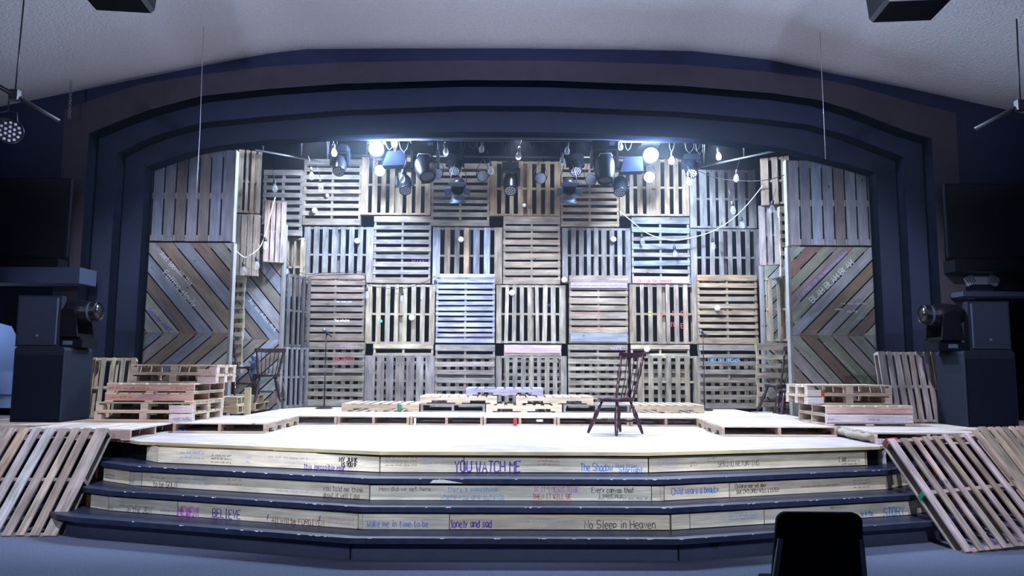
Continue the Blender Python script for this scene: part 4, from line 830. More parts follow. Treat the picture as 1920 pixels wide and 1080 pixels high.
# ================================================================== CHAIRS
TURN = [(0.013, 0), (0.017, 0.04), (0.026, 0.30), (0.016, 0.34), (0.026, 0.37), (0.016, 0.40), (0.031, 0.55), (0.022, 0.70), (0.015, 0.74), (0.025, 0.78), (0.015, 0.82), (0.019, 1.0)]
def turned(mb, p, q, k=1.0, prof=TURN, n=10):
    p, q = Vector(p), Vector(q); l = (q - p).length; mb.lathe(p, q - p, [(r * k, h * l) for r, h in prof], n)
def windsor(name, label, loc, ang, mat, group=None, seat_h=0.44, back_h=0.52, scale=1.0, pitch=0.0):
    """faces local +Y... the back is at -Y"""
    t = thing(name, label, 'chair', group, loc, (pitch, 0, ang)); t.scale = (scale,) * 3
    mb = MB(); pts = []
    for k in range(28):
        a = 2 * math.pi * k / 28; r = 0.215 * (1 - 0.08 * math.cos(2 * a)); pts.append((math.cos(a) * r * 1.02, math.sin(a) * r * 0.98))
    mb.prism([(x, y, seat_h - 0.045) for x, y in pts], (0, 0, 0.022), smooth=True); mb.prism([(x * 1.04, y * 1.04, seat_h - 0.0225) for x, y in pts], (0, 0, 0.022), smooth=True)
    mb.build('seat', mat, t)
    feet = [(-0.26, 0.24), (0.26, 0.24), (-0.20, -0.25), (0.20, -0.25)]; tops = [(-0.13, 0.11), (0.13, 0.11), (-0.12, -0.12), (0.12, -0.12)]
    mid = []
    for f, u in zip(feet, tops):
        mb = MB(); turned(mb, (f[0], f[1], 0), (u[0], u[1], seat_h - 0.03)); mb.build('leg', mat, t); mid.append(Vector((f[0] * .62 + u[0] * .38, f[1] * .62 + u[1] * .38, seat_h * 0.37)))
    S = [(0.007, 0), (0.010, 0.2), (0.016, 0.42), (0.010, 0.46), (0.018, 0.5), (0.010, 0.54), (0.016, 0.58), (0.010, 0.8), (0.007, 1)]
    for a, c in ((mid[0], mid[2]), (mid[1], mid[3]), ((mid[0] + mid[2]) / 2, (mid[1] + mid[3]) / 2)):
        mb = MB(); turned(mb, a, c, 1, S); mb.build('stretcher', mat, t)
    zt = seat_h + back_h; lean_y = -0.12
    for s in (-1, 1):
        mb = MB(); turned(mb, (s * 0.155, -0.145, seat_h - 0.005), (s * 0.20, -0.16 + lean_y, zt), 0.85); mb.build('back_post', mat, t)
    mb = MB()
    for k in range(5):
        x = (k - 2) / 2; mb.tube([(x * 0.105, -0.18, seat_h - 0.005), (x * 0.115, -0.20 + lean_y * .4, seat_h + back_h * .35), (x * 0.135, -0.205 + lean_y, zt)], 0.0065, 6)
    mb.build('spindles', mat, t)
    mb = MB(); n = 12; top, bot = [], []
    for k in range(n + 1):
        s = (k / n - 0.5) * 2; x = s * 0.235; y = -0.205 + lean_y + 0.045 * s * s
        hh = 0.052 + 0.018 * abs(s) ** 3 - (0.02 if abs(s) > 0.97 else 0); top.append(Vector((x, y, zt + hh - 0.012))); bot.append(Vector((x, y, zt - 0.022 + 0.012 * abs(s) ** 2)))
    b = len(mb.v)
    for a, c in zip(top, bot): mb.v += [a + Vector((0, .011, 0)), a - Vector((0, .011, 0)), c - Vector((0, .011, 0)), c + Vector((0, .011, 0))]
    for k in range(n):
        for j in range(4): mb.face([b + 4 * k + j, b + 4 * k + (j + 1) % 4, b + 4 * k + 4 + (j + 1) % 4, b + 4 * k + 4 + j], None, (1, 1, 1), False)
    mb.face([b, b + 3, b + 2, b + 1]); mb.face([b + 4 * n + j for j in range(4)]); mb.build('crest_rail', mat, t)
    return t
def face_dir(dx, dy): return math.atan2(-dx, dy)
windsor('windsor_chair', 'dark red spindle-back chair standing alone on the open stage floor', (1.30, 9.62, ZS + 0.001), face_dir(-0.82, -0.57), CHERRY)
zc = ZP + PT + 0.004
windsor('windsor_chair', 'dark spindle-back chair on the small grey pallet in the right wing', (px_x(1462, 755, 12.3), 12.30, ZS + PT + 0.004), face_dir(-0.95, -0.3), DKCHAIR, None, back_h=0.56)
zw = ZP + 2 * (PT + .002) + 0.002
windsor('windsor_chair', 'dark chair in the chair pile of the left wing, nearest the chevron panel edge', (px_x(440, 738, 12.1), 12.12, zw), face_dir(0.9, -0.4), DKCHAIR)
windsor('windsor_chair', 'low backed dark chair at the right of the chair pile, before the rear chevron', (px_x(497, 738, 12.15), 12.20, ZP + PT + 0.004), face_dir(-0.4, 0.85), DKCHAIR, back_h=0.35)
def stool(name, label, loc, mat, h=0.62, s=1.0, ang=0.0):
    t = thing(name, label, 'stool', None, loc, (0, 0, ang)); mb = MB(); mb.lathe((0, 0, h - 0.035), (0, 0, 1), [(0.13, 0), (0.155, 0.008), (0.155, 0.028), (0.14, 0.035)], 24); mb.build('seat', mat, t)
    fs = [(-.19, -.19), (.19, -.19), (.19, .19), (-.19, .19)]; md = []
    for x, y in fs: mb = MB(); turned(mb, (x, y, 0), (x * .45, y * .45, h - 0.03)); mb.build('leg', mat, t); md.append((x, y))
    for zf in (0.25, 0.45):
        mb = MB()
        for k in range(4): a, c = fs[k], fs[(k + 1) % 4]; g = 1 - 0.55 * zf; mb.cyl((a[0] * g, a[1] * g, h * zf), (c[0] * g, c[1] * g, h * zf), 0.009, 8)
        mb.build('rungs', mat, t)
    return t
BSTOOL = plain('slate_blue_paint', (0.08, 0.12, 0.20), 0.5, noise=0.2, scale=14)
stool('bar_stool', 'dark wooden bar stool among the piled chairs in the left wing', (px_x(512, 738, 12.6), 12.80, ZP + PT + 0.003), DKCHAIR, 0.50)
stool('bar_stool', 'reddish wooden stool at the edge of the right chevron panel', (px_x(1480, 778, 11.9), 11.93, ZS + 0.001), CHERRY, 0.50)
mb = MB(); x = px_x(470, 700, 12.2); mb.box((x, 12.35, ZP + 0.37), (0.09, 0.09, 0.72), None, (1, 1, 1)); mb.box((x, 12.35, ZP + 0.75), (0.14, 0.14, 0.04)); mb.lathe((x, 12.35, ZP + 0.77), (0, 0, 1), [(0.04, 0), (0.03, 0.02), (0.055, 0.05), (0.05, 0.09), (0, 0.11)], 14); tag(mb.build('newel_post', BSTOOL), 'slate blue newel post behind the piled chairs', 'post')

# house chair in the foreground, seen from behind
def house_chair():
    a, c = atY(1462, 962, 4.0), atY(1611, 966, 4.0); cx = (a.x + c.x) / 2; w = c.x - a.x
    t = thing('banquet_chair', 'black upholstered house chair seen from behind in front of the steps', 'chair', None, (cx, 4.0, 0), (0, 0, -0.02))
    def pad(name, pts, dy, mat, up, lean_):
        pass
    n = 10; hw0, hw1 = w / 2 + 0.012, w / 2 + 0.035; z0, z1 = 0.42, a.z + 0.004; r = 0.05; out = []
    for k in range(n + 1): t_ = math.pi / 2 * k / n; out.append((hw0 - r + r * math.cos(t_), z1 - r + r * math.sin(t_)))
    prof = [(-x, z) for x, z in reversed(out)]; prof = out + prof
    prof = [(x, z) for x, z in prof]; poly = prof + [(-hw1, z0), (hw1, z0)]
    f = lambda x, z, y: (x, y - (z - z0) * 0.16 + 0.05, z)
    mb = MB(); ys = [(0.0, 0.93), (0.012, 1.0), (0.050, 1.0), (0.065, 0.94)]; b = len(mb.v); m = len(poly); zc_ = (z0 + z1) / 2
    for y, k in ys:
        for x, z in poly: mb.v.append(Vector(f(x * k, zc_ + (z - zc_) * k, y)))
    for i in range(len(ys) - 1):
        for k in range(m): k2 = (k + 1) % m; mb.face([b + i * m + k2, b + i * m + k, b + (i + 1) * m + k, b + (i + 1) * m + k2], None, (1, 1, 1), True)
    mb.face([b + k for k in range(m)]); mb.face([b + 3 * m + k for k in range(m - 1, -1, -1)]); mb.build('backrest', FABRIC, t)
    for s in (-1, 1):
        mb = MB(); p0 = Vector(f(s * (hw0 - 0.012), z1 - 0.13, -0.010)); p1 = Vector(f(s * (hw1 + 0.004), 0.42, -0.012)); p2 = Vector((s * (hw1 + 0.01), -0.08, 0.0))
        d = p1 - p0; mb.prism([p0 + Vector((-.012, 0, 0)), p0 + Vector((.012, 0, 0)), p1 + Vector((.012, 0, 0)), p1 + Vector((-.012, 0, 0))], (0, 0.022, 0)); mb.build('back_upright', STEEL, t)
        mb = MB(); mb.cyl(p1 + Vector((0, 0.01, 0.02)), p2, 0.012, 10); mb.build('leg', STEEL, t)
        mb = MB(); mb.cyl((s * (hw1 - 0.04), 0.46, 0.40), (s * (hw1 + 0.01), 0.50, 0), 0.012, 10); mb.build('leg', STEEL, t)
    mb = MB(); sp = [(-hw1 + .04, 0.08), (hw1 - .04, 0.08), (hw1 - .02, 0.42), (hw1 - 0.06, 0.50), (-hw1 + 0.06, 0.50), (-hw1 + .02, 0.42)]
    mb.prism([(x, y, 0.38) for x, y in sp], (0, 0, 0.05)); mb.prism([(x * .95, y * .97 + .008, 0.430) for x, y in sp], (0, 0, 0.02)); mb.build('seat', FABRIC, t)
house_chair()

# ================================================================== MICROPHONE STANDS
def mic_stand(px, pyt, label, Y, zb):
    p = atY(px, pyt, Y); t = thing('microphone_stand', label, 'microphone stand', None, (p.x, Y, zb)); h = p.z - zb
    mb = MB(); mb.lathe((0, 0, 0), (0, 0, 1), [(0.135, 0), (0.14, 0.006), (0.13, 0.016), (0.03, 0.026), (0.02, 0.03)], 28); mb.build('base', BMET, t)
    mb = MB(); mb.cyl((0, 0, 0.03), (0, 0, h * 0.55), 0.011, 10); mb.cyl((0, 0, h * 0.55), (0, 0, h - 0.06), 0.008, 10); mb.cyl((0, 0, h * 0.53), (0, 0, h * 0.57), 0.016, 10); mb.build('pole', BMET, t)
    mb = MB(); mb.cyl((0.02, -0.02, h - 0.08), (-0.015, 0.0, h - 0.02), 0.014, 10); mb.cyl((0.10, -0.05, h - 0.10), (-0.02, 0.0, h - 0.01), 0.013, 10, 0.02); mb.build('microphone_body', BMET, t)
    mb = MB(); mb.ball((-0.035, 0.005, h + 0.01), 0.032, 14); mb.build('microphone_grille', STEEL, t)
mic_stand(612, 620, 'black microphone stand on the platform before the left end of the pallet wall', 12.75, Z2)
mic_stand(1318, 622, 'black microphone stand on the platform before the right end of the pallet wall', 12.75, Z2)

# ================================================================== SIDE LOUDSPEAKERS, LIGHT HEADS, SCREENS
def pa_box(label, px0, px1, py0, py1, Y, dep, ang, side):
    a, c = atY(px0, py0, Y), atY(px1, py1, Y); w, h = c.x - a.x, a.z - c.z
    t = thing('loudspeaker', label, 'loudspeaker', None, ((a.x + c.x) / 2, Y, SUBTOP[side] + 0.002), (0, 0, ang))
    mb = MB(); pl = [(-w / 2, 0), (w / 2, 0), (w / 2, dep * .3), (w * .3, dep), (-w * .3, dep), (-w / 2, dep * .3)]; mb.prism([(x, y, 0) for x, y in pl], (0, 0, h)); mb.build('cabinet', BOXPAINT, t)
    mb = MB(); mb.box((0, -0.006, h / 2), (w * .90, 0.014, h * .93)); mb.build('grille', GRILLE, t)
    mb = MB(); mb.box((side * w * .43, -0.014, h / 2), (0.018, 0.012, h * .9)); mb.build('edge_trim', FLAP, t)
    mb = MB(); mb.box((0, -0.015, h * .22), (0.03, 0.006, 0.025)); mb.build('badge', STEEL, t)
def sub_box(label, px0, px1, pyt, zb, Y, dep, ang, side):
    a, c = atY(px0, pyt, Y), atY(px1, pyt, Y); w, h = c.x - a.x, a.z - zb
    t = thing('subwoofer_cabinet', label, 'loudspeaker', None, ((a.x + c.x) / 2, Y, zb), (0, 0, ang))
    mb = MB(); r = 0.04; mb.prism([(-w / 2, 0, 0), (w / 2, 0, 0), (w / 2, 0, h - r), (w / 2 - r * .3, 0, h - r * .3), (w / 2 - r, 0, h), (-w / 2 + r, 0, h), (-w / 2 + r * .3, 0, h - r * .3), (-w / 2, 0, h - r)], (0, dep, 0)); mb.build('cabinet', BOXPAINT, t)
    mb = MB(); mb.box((0, -0.008, h * .46), (w * .93, 0.016, h * .86)); mb.build('grille', plain_black, t)
    mb = MB(); mb.box((side * w * .495, -0.006, h * .48), (0.012, 0.014, h * .94)); mb.build('edge_trim', GRILLE, t)
    return h
plain_black = plain('black_grille', (0.004, 0.006, 0.014), 0.9, noise=0.3, scale=120, spec=0.1)
SUBTOP = {}
SUBTOP[1] = ZS + 0.123 + sub_box('tall black bass cabinet standing left of the arch under the loudspeaker', 28, 122, 650, ZS + 0.123, 9.35, 0.62, 0.0, 1)
SUBTOP[-1] = ZS + 0.123 + sub_box('tall black bass cabinet standing right of the arch under the loudspeaker', 1806, 1902, 657, ZS + 0.123, 9.35, 0.62, 0.0, -1)
pa_box('black loudspeaker standing on the left bass cabinet', 38, 108, 551, 648, 9.5, 0.36, 0.12, 1)
pa_box('black loudspeaker standing on the right bass cabinet', 1816, 1894, 563, 656, 9.5, 0.36, -0.12, -1)
def moving_head(label, px, pyb, Y, dirx, k=1.0, base_mat=None):
    """standing head: base, yoke, barrel pointing sideways"""
    p = atY(px, pyb, Y); t = thing('moving_head_light', label, 'stage light', None, (p.x, p.y, SUBTOP[dirx] + 0.002))
    s = k
    mb = MB(); mb.box((0, 0, 0.05 * s), (0.36 * s, 0.34 * s, 0.10 * s)); mb.box((0, 0, 0.115 * s), (0.26 * s, 0.26 * s, 0.03 * s)); mb.build('base', BPLAST, t)
    mb = MB(); mb.box((0, -0.172 * s, 0.055 * s), (0.12 * s, 0.006, 0.05 * s)); mb.build('display', FLAP, t)
    mb = MB()
    for sy in (-1, 1): mb.prism([(-0.15 * s, sy * 0.19 * s - 0.02 * s, 0.13 * s), (0.13 * s, sy * 0.19 * s - 0.02 * s, 0.13 * s), (0.08 * s, sy * 0.19 * s - 0.02 * s, 0.46 * s), (-0.02 * s, sy * 0.19 * s - 0.02 * s, 0.50 * s), (-0.11 * s, sy * 0.19 * s - 0.02 * s, 0.46 * s)], (0, 0.04 * s, 0))
    mb.box((-.01 * s, 0, 0.15 * s), (0.26 * s, 0.40 * s, 0.04 * s)); mb.build('yoke', BPLAST, t)
    mb = MB(); mb.lathe((-dirx * 0.22 * s, 0, 0.44 * s), (dirx, 0, 0.04), [(0.0, 0), (0.10 * s, 0.01), (0.14 * s, 0.06 * s), (0.155 * s, 0.2 * s), (0.14 * s, 0.34 * s), (0.125 * s, 0.36 * s), (0.125 * s, 0.48 * s), (0.112 * s, 0.5 * s), (0.105 * s, 0.48 * s)], 24, caps=False); mb.build('head', BPLAST, t)
    mb = MB(); mb.lathe((dirx * 0.255 * s, 0, 0.46 * s), (dirx, 0, 0.04), [(0.105 * s, 0), (0.09 * s, 0.02 * s), (0.05 * s, 0.035 * s), (0, 0.04 * s)], 20, caps=False); mb.build('lens', FROST if False else SCREEN, t)
    mb = MB(); mb.lathe((dirx * 0.17 * s, 0, 0.452 * s), (dirx, 0, 0.04), [(0.127 * s, 0), (0.129 * s, 0.012), (0.127 * s, 0.03)], 24, caps=False); mb.build('front_ring', FLAP, t)
moving_head('black moving head light standing on the left bass cabinet, aimed inward', 141, 652, 9.74, 1, 1.0)
moving_head('black moving head light standing on the right bass cabinet, aimed inward', 1773, 659, 9.74, -1, 1.0)
def screen(label, px0, px1, py0, py1, Y):
    a, c = atY(px0, py0, Y), atY(px1, py1, Y); w, h = c.x - a.x, a.z - c.z; t = thing('television', label, 'television', None, ((a.x + c.x) / 2, Y, c.z))
    mb = MB(); mb.box((0, 0.03, h / 2), (w, 0.06, h)); mb.build('housing', BPLAST, t); mb = MB(); mb.box((0, -0.003, h / 2 + 0.005), (w - 0.03, 0.006, h - 0.035)); mb.build('screen', SCREEN, t)
    mb = MB(); mb.box((0, 0.19, h / 2), (0.2, 0.26, 0.3)); mb.build('wall_mount', BMET, t)
screen('large black television on the navy wall at the far left', -130, 124, 333, 482, 10.55); screen('large black television on the navy wall at the far right', 1771, 2040, 344, 484, 10.55)
for lb, px0, px1, py0, py1, Y in (('long black soundbar under the left television', -60, 108, 484, 499, 10.5), ('long black soundbar under the right television', 1790, 2000, 486, 510, 10.5)):
    a, c = atY(px0, py0, Y), atY(px1, py1, Y); mb = MB(); mb.box(((a.x + c.x) / 2, Y + 0.19, (a.z + c.z) / 2), (c.x - a.x, 0.38, a.z - c.z)); tag(mb.build('soundbar', BPLAST), lb, 'soundbar')
# emergency light on the right
p = atY(1842, 524, 10.75); t = thing('emergency_light', 'white twin-head emergency light on the navy wall at right', 'emergency light', None, p)
mb = MB(); mb.box((0, 0.10, 0), (0.30, 0.10, 0.12)); mb.build('housing', WPLAST, t)
for s in (-1, 1):
    m_ = Matrix.Rotation(s * 0.5, 3, 'Y'); mb = MB(); mb.box((s * 0.17, 0.03, -0.01), (0.13, 0.07, 0.12), m_); h_ = mb.build('lamp_head', WPLAST, t)
    mb = MB()
    for i in range(4): mb.box(Vector((s * 0.17, -0.008, -0.01)) + m_ @ Vector(((i - 1.5) * 0.032, 0, 0)), (0.006, 0.006, 0.11), m_); mb.box(Vector((s * 0.17, -0.008, -0.01)) + m_ @ Vector((0, 0, (i - 1.5) * 0.030)), (0.12, 0.006, 0.006), m_)
    mb.build('lamp_grid', GRILLE, h_)
a, c = atY(1878, 512, 10.7), atY(1960, 544, 10.7); mb = MB(); mb.box(((a.x + c.x) / 2, 10.78, (a.z + c.z) / 2), (c.x - a.x, 0.2, a.z - c.z)); tag(mb.build('wall_cabinet', BPLAST), 'small black cabinet on the right ledge beside the emergency light', 'cabinet')
# loudspeakers hung from the house ceiling
def ceil_box(label, px0, px1, pyb, Y, tilt, two=False):
    a, c = atY(px0, pyb, Y + 0.4), atY(px1, pyb, Y + 0.4); w = (c.x - a.x); t = thing('ceiling_loudspeaker', label, 'loudspeaker', None, ((a.x + c.x) / 2, Y, a.z), (0, 0, tilt))
    mb = MB(); mb.prism([(-w / 2 + .01, 0, 0), (w / 2 - .01, 0, 0), (w / 2 + .02, 0, 0.03), (w / 2 + .06, 0, 0.42), (-w / 2 - .06, 0, 0.42), (-w / 2 - .02, 0, 0.03)], (0, 0.4, 0)); mb.build('cabinet', BPLAST, t)
    if two: mb = MB(); mb.prism([(-w / 2 + .06, -0.10, 0.16), (w / 2 + .02, -0.10, 0.16), (w / 2 + .05, -0.10, 0.44), (-w / 2 + .03, -0.10, 0.44)], (0, 0.098, 0)); mb.build('grille', GRILLE, t)
    mb = MB(); mb.cyl((0, 0.2, 0.4), (0, 0.2, 2.2), 0.015, 8); mb.build('hanger', BMET, t)
ceil_box('black loudspeaker hanging from the ceiling at upper left', 192, 293, 22, 6.2, 0.12); ceil_box('black loudspeaker hanging from the ceiling at upper right', 1628, 1736, 40, 6.2, -0.1, True)
# wires hanging from the ceiling in front of the arch, the chain
def wire(label, pts, r, mat, cat='wire', name='hanging_wire'):
    mb = MB(); mb.tube(pts, r, 6); return tag(mb.build(name, mat), label, cat)
wire('thin grey wire hanging from the ceiling in front of the left plank panel', [atY(386, -60, 9.8), atY(379, 120, 9.8), atY(375, 240, 9.8), atY(370, 330, 9.8), atY(368, 372, 9.8)], 0.004, WIREM)
wire('thin grey wire hanging from the ceiling in front of the right plank panel', [atY(1534, -60, 9.8), atY(1539, 100, 9.8), atY(1543, 180, 9.8), atY(1548, 298, 9.8)], 0.004, WIREM)
mb = MB(); p, q = atY(133, 152, 10.5), atY(130, 221, 10.5); n = 13
for i in range(n):
    c = p + (q - p) * ((i + .5) / n); l = (p - q).length / n * 0.68; a_ = (i % 2) * math.pi / 2; pts = [c + Vector((math.cos(a_) * 0.016 * math.cos(u), math.sin(a_) * 0.016 * math.cos(u), l * math.sin(u))) for u in [2 * math.pi * k / 10 for k in range(11)]]
    mb.tube(pts, 0.0045, 5)
tag(mb.build('chain', STEEL), 'short pale chain hanging beside the left edge of the arch', 'chain')
def house_pipe(label, p0, p1, hx, hy, Y):
    t = thing('lighting_pipe', label, 'pipe', None, (0, 0, 0)); a, c = atY(*p0, Y), atY(*p1, Y + 0.5); mb = MB(); mb.cyl(a, c, 0.024, 12); mb.build('pipe', BMET, t)
    q = a + (c - a) * hx; mb = MB(); mb.cyl(q, q + Vector((0.02, 0, hy)), 0.008, 8); mb.build('drop_rod', BMET, t); mb = MB(); mb.box(q, (0.09, 0.07, 0.11)); mb.build('clamp', BMET, t); return q
qL = house_pipe('black lighting pipe hanging from the ceiling at far left', (-60, 128), (111, 227), 0.50, 1.05, 7.6)
qR = house_pipe('black lighting pipe hanging from the ceiling at far right', (1990, 158), (1828, 242), 0.46, 0.95, 7.6)
def par(label, q, aim, mat=BPLAST, r=0.09, L=0.20, drop=0.14):
    t = thing('led_par_light', label, 'stage light', None, q); mb = MB(); mb.tube([(0, 0, 0), (0.0, 0, -drop * .5), (0.10, 0, -drop * .6), (0.11, 0, -drop - .08)], 0.008, 6); mb.tube([(0, 0, -drop * .5), (-0.10, 0, -drop * .6), (-0.11, 0, -drop - .08)], 0.008, 6); mb.build('yoke', BMET, t)
    ax = Vector(aim).normalized(); c = Vector((0, 0, -drop - 0.10)); mb = MB(); mb.lathe(c - ax * L * .55, ax, [(0, 0), (r * .6, 0.005), (r * .95, L * .35), (r, L), (r * .93, L), (r * .90, L * .93)], 20, caps=False); mb.build('can', mat, t)
    mb = MB(); u = ax.orthogonal().normalized(); w = ax.cross(u); fc = c + ax * (L * 0.38)
    mb.lathe(fc - ax * 0.004, ax, [(r * .92, 0), (r * .92, 0.002)], 20); mb.build('lens_plate', BMET, t); mb = MB()
    for ring_, cnt in ((0, 1), (.36, 6), (.72, 12)):
        for k in range(cnt): g = 2 * math.pi * k / cnt; mb.lathe(fc + (u * math.cos(g) + w * math.sin(g)) * r * ring_, ax, [(r * .13, 0), (r * .10, 0.006)], 8)
    mb.build('led_cells', LED, t)
par('small black LED can with blue glow hanging under the far left pipe', qL - Vector((0.06, 0, 0.06)), (0.75, -0.55, -0.30), r=0.13, L=0.24, drop=0.22)
par('small black LED can hanging under the far right pipe, at the picture edge', qR + Vector((0.36, 0, -0.10)), (-0.8, -0.5, -0.30), r=0.12, L=0.24, drop=0.22)

# ================================================================== LIGHTING RIG OVER THE STAGE
YR = 11.95
def pipe(label, p0, p1, Y0, Y1, r, hangers, mat):
    t = thing('lighting_pipe', label, 'pipe'); a, c = atY(*p0, Y0), atY(*p1, Y1); mb = MB(); mb.cyl(a, c, r, 12); mb.build('pipe', mat, t)
    for h in hangers: q = a + (c - a) * h; mb = MB(); mb.tube([q, q + Vector((-0.05, 0, 1.2))], 0.006, 6); mb.tube([q, q + Vector((0.05, 0, 1.2))], 0.006, 6); mb.build('hanger', mat, t)
    return a, c
PA = pipe('long steel pipe across the top of the stage carrying the stage lights', (606, 261), (1306, 266), YR, YR, 0.022, (0.05, 0.5, 0.95), BMET)
PB = pipe('second black pipe behind the long steel pipe', (620, 292), (1300, 296), 12.6, 12.6, 0.022, (0.1, 0.5, 0.9), BMET)
pipe('slanting steel pipe at upper left running back from the arch', (478, 281), (618, 306), 11.7, 12.8, 0.018, (0.1, 0.6, 0.97), STEEL)
pipe('slanting steel pipe at upper right running back from the arch', (1468, 280), (1313, 313), 11.7, 12.8, 0.018, (0.1, 0.45, 0.95), STEEL)
def rig_z(px, py, Y): return atY(px, py, Y)
def wash(label, px, py, Y, aim, k=1.0, ptop=268):
    """hanging moving wash: clamp, base, yoke and a short barrel with LED cells; (px, py) is the lens"""
    p = atY(px, py, Y); topz = atY(px, ptop, Y).z; t = thing('moving_wash_light', label, 'stage light', 'moving wash lights on the rig', (p.x, p.y, p.z)); h = topz - p.z
    ax = Vector(aim).normalized(); r = 0.088 * k; L = 0.24 * k; c = -ax * L * 0.9
    mb = MB(); mb.box((c.x, c.y, h - 0.075), (0.26 * k, 0.24 * k, 0.10 * k)); mb.cyl((c.x, c.y, h - 0.03), (c.x, c.y, h + 0.015), 0.03, 10); mb.build('base', BPLAST, t)
    mb = MB()
    for s in (-1, 1): mb.prism([(c.x + s * 0.135 * k - .018, c.y - 0.06 * k, c.z - 0.05 * k), (c.x + s * 0.135 * k - .018, c.y + 0.06 * k, c.z - 0.05 * k), (c.x + s * 0.135 * k - .018, c.y + 0.07 * k, h - 0.12), (c.x + s * 0.135 * k - .018, c.y - 0.07 * k, h - 0.12)], (0.036, 0, 0))
    mb.box((c.x, c.y, h - 0.135), (0.30 * k, 0.15 * k, 0.04)); mb.build('yoke', BPLAST, t)
    mb = MB(); mb.lathe(-ax * L * 1.5, ax, [(0, 0), (r * .9, 0.01), (r * 1.28, L * .35), (r * 1.32, L * .9), (r * 1.12, L * 1.42), (r * 1.12, L * 1.5), (r * 1.02, L * 1.49)], 24, caps=False); mb.build('head', BPLAST, t)
    mb = MB(); mb.lathe(-ax * 0.012, ax, [(r * 1.04, 0), (r * 1.04, 0.003)], 24); mb.build('lens_plate', BMET, t)
    mb = MB(); u = ax.orthogonal().normalized(); w = ax.cross(u)
    for rg, cnt in ((0, 1), (.42, 6), (.80, 12)):
        for j in range(cnt): g = 2 * math.pi * j / cnt; mb.lathe((u * math.cos(g) + w * math.sin(g)) * r * rg - ax * 0.008, ax, [(r * .19, 0), (r * .16, 0.010)], 6)
    mb.build('led_cells', LED, t)
WAIM = (0.0, -0.62, -0.78)
wash('black moving wash light nearest the left end of the rig', 635, 322, YR - .05, (0.05, -0.6, -0.8))
wash('black moving wash light hanging low right of the left glaring lamp', 760, 358, 12.28, (0.15, -0.6, -0.8), 0.98, 300)
wash('black moving wash light above the left barn-door lamp', 852, 321, 12.4, WAIM, 1.0, 285)
wash('black moving wash light at the centre of the rig, hanging lowest', 957, 358, YR - .05, WAIM, 1.02, 300)
wash('black moving wash light above the right barn-door lamp', 1080, 322, 12.4, WAIM, 1.0, 285)
wash('black moving wash light hanging low left of the right glaring lamp', 1162, 361, 12.28, (-0.12, -0.6, -0.8), 1.0, 300)
wash('black moving wash light nearest the right end of the rig', 1297, 326, 12.3, (-0.1, -0.6, -0.8), 1.0, 285)
def big_head(label, px, py, Y, aim, k=1.0):
    p = atY(px, py, Y); topz = atY(px, 268, Y).z; h = topz - p.z; t = thing('moving_head_light', label, 'stage light', 'large moving heads on the rig', p)
    ax = Vector(aim).normalized(); mb = MB(); mb.box((0, 0, h - 0.08), (0.38 * k, 0.34 * k, 0.14)); mb.build('base', BPLAST, t)
    mb = MB(); mb.box((0.1, -0.18 * k, h - 0.07), (0.08, 0.01, 0.05)); mb.build('display', FLAP, t)
    mb = MB()
    for s in (-1, 1): mb.prism([(s * 0.19 * k - .02, -0.05, -0.02), (s * 0.19 * k - .02, 0.06, -0.02), (s * 0.19 * k - .02, 0.10, h - 0.14), (s * 0.19 * k - .02, -0.10, h - 0.14)], (0.04, 0, 0))
    mb.box((0, 0, h - 0.155), (0.42 * k, 0.18, 0.03))
    mb.build('yoke', BPLAST, t)
    mb = MB(); mb.lathe(-ax * 0.26 * k, ax, [(0, 0), (0.11 * k, 0.015), (0.155 * k, 0.08 * k), (0.165 * k, 0.22 * k), (0.145 * k, 0.42 * k), (0.12 * k, 0.50 * k), (0.11 * k, 0.52 * k), (0.10 * k, 0.50 * k)], 24, caps=False); mb.build('head', BPLAST, t)
    mb = MB(); mb.lathe(ax * 0.235 * k, ax, [(0.105 * k, 0), (0.08 * k, 0.012), (0, 0.018)], 20, caps=False); mb.build('lens', SCREEN, t)
    mb = MB(); a_ = ax.orthogonal().normalized(); mb.tube([Vector((-0.10 * k, -0.14 * k, 0.12)), Vector((-0.08 * k, -0.17 * k, 0.16)), Vector((0.08 * k, -0.17 * k, 0.16)), Vector((0.10 * k, -0.14 * k, 0.12))], 0.008, 6); mb.build('handle', STEEL, t)
big_head('large glossy black moving head right of the left glaring lamp, tilted down', 797, 313, YR - .08, (0.22, -0.55, -0.75), 1.06)
big_head('large glossy black moving head left of the right glaring lamp, hanging straight', 1133, 312, YR - .08, (0.02, -0.30, -0.95), 1.06)
for (px, py), lb, s in zip(GLARE, ('glaring white moving head at the left of the rig', 'glaring white moving head at the right of the rig'), (1, -1)):
    p = atY(px, py, 12.0); topz = atY(px, 266, YR).z; h = topz - p.z; t = thing('moving_head_light', lb, 'stage light', None, p); mb = MB(); mb.box((0, 0.18, h + .02), (0.30, 0.30, 0.08)); mb.build('base', BPLAST, t)
    mb = MB(); mb.lathe((0, 0.34, 0.0), (0, -1, 0), [(0, 0), (0.10, 0.01), (0.13, 0.08), (0.135, 0.22), (0.12, 0.34), (0.115, 0.33)], 24, caps=False); mb.build('head', BPLAST, t)
    mb = MB(); mb.lathe((0, 0.01, 0), (0, -1, 0), [(0.118, 0), (0.10, 0.02), (0.06, 0.032), (0, 0.036)], 24, caps=False); mb.build('lens', LAMPON, t)
    mb = MB(); mb.prism([(s * .30 - .12, 0.02, -0.04), (s * .30 + .16, 0.02, -0.02), (s * .30 + .18, 0.02, -0.26), (s * .30 - .20, 0.02, -0.28)], (0, 0.22, 0)); o = mb.build('lower_housing', BLACK, t)
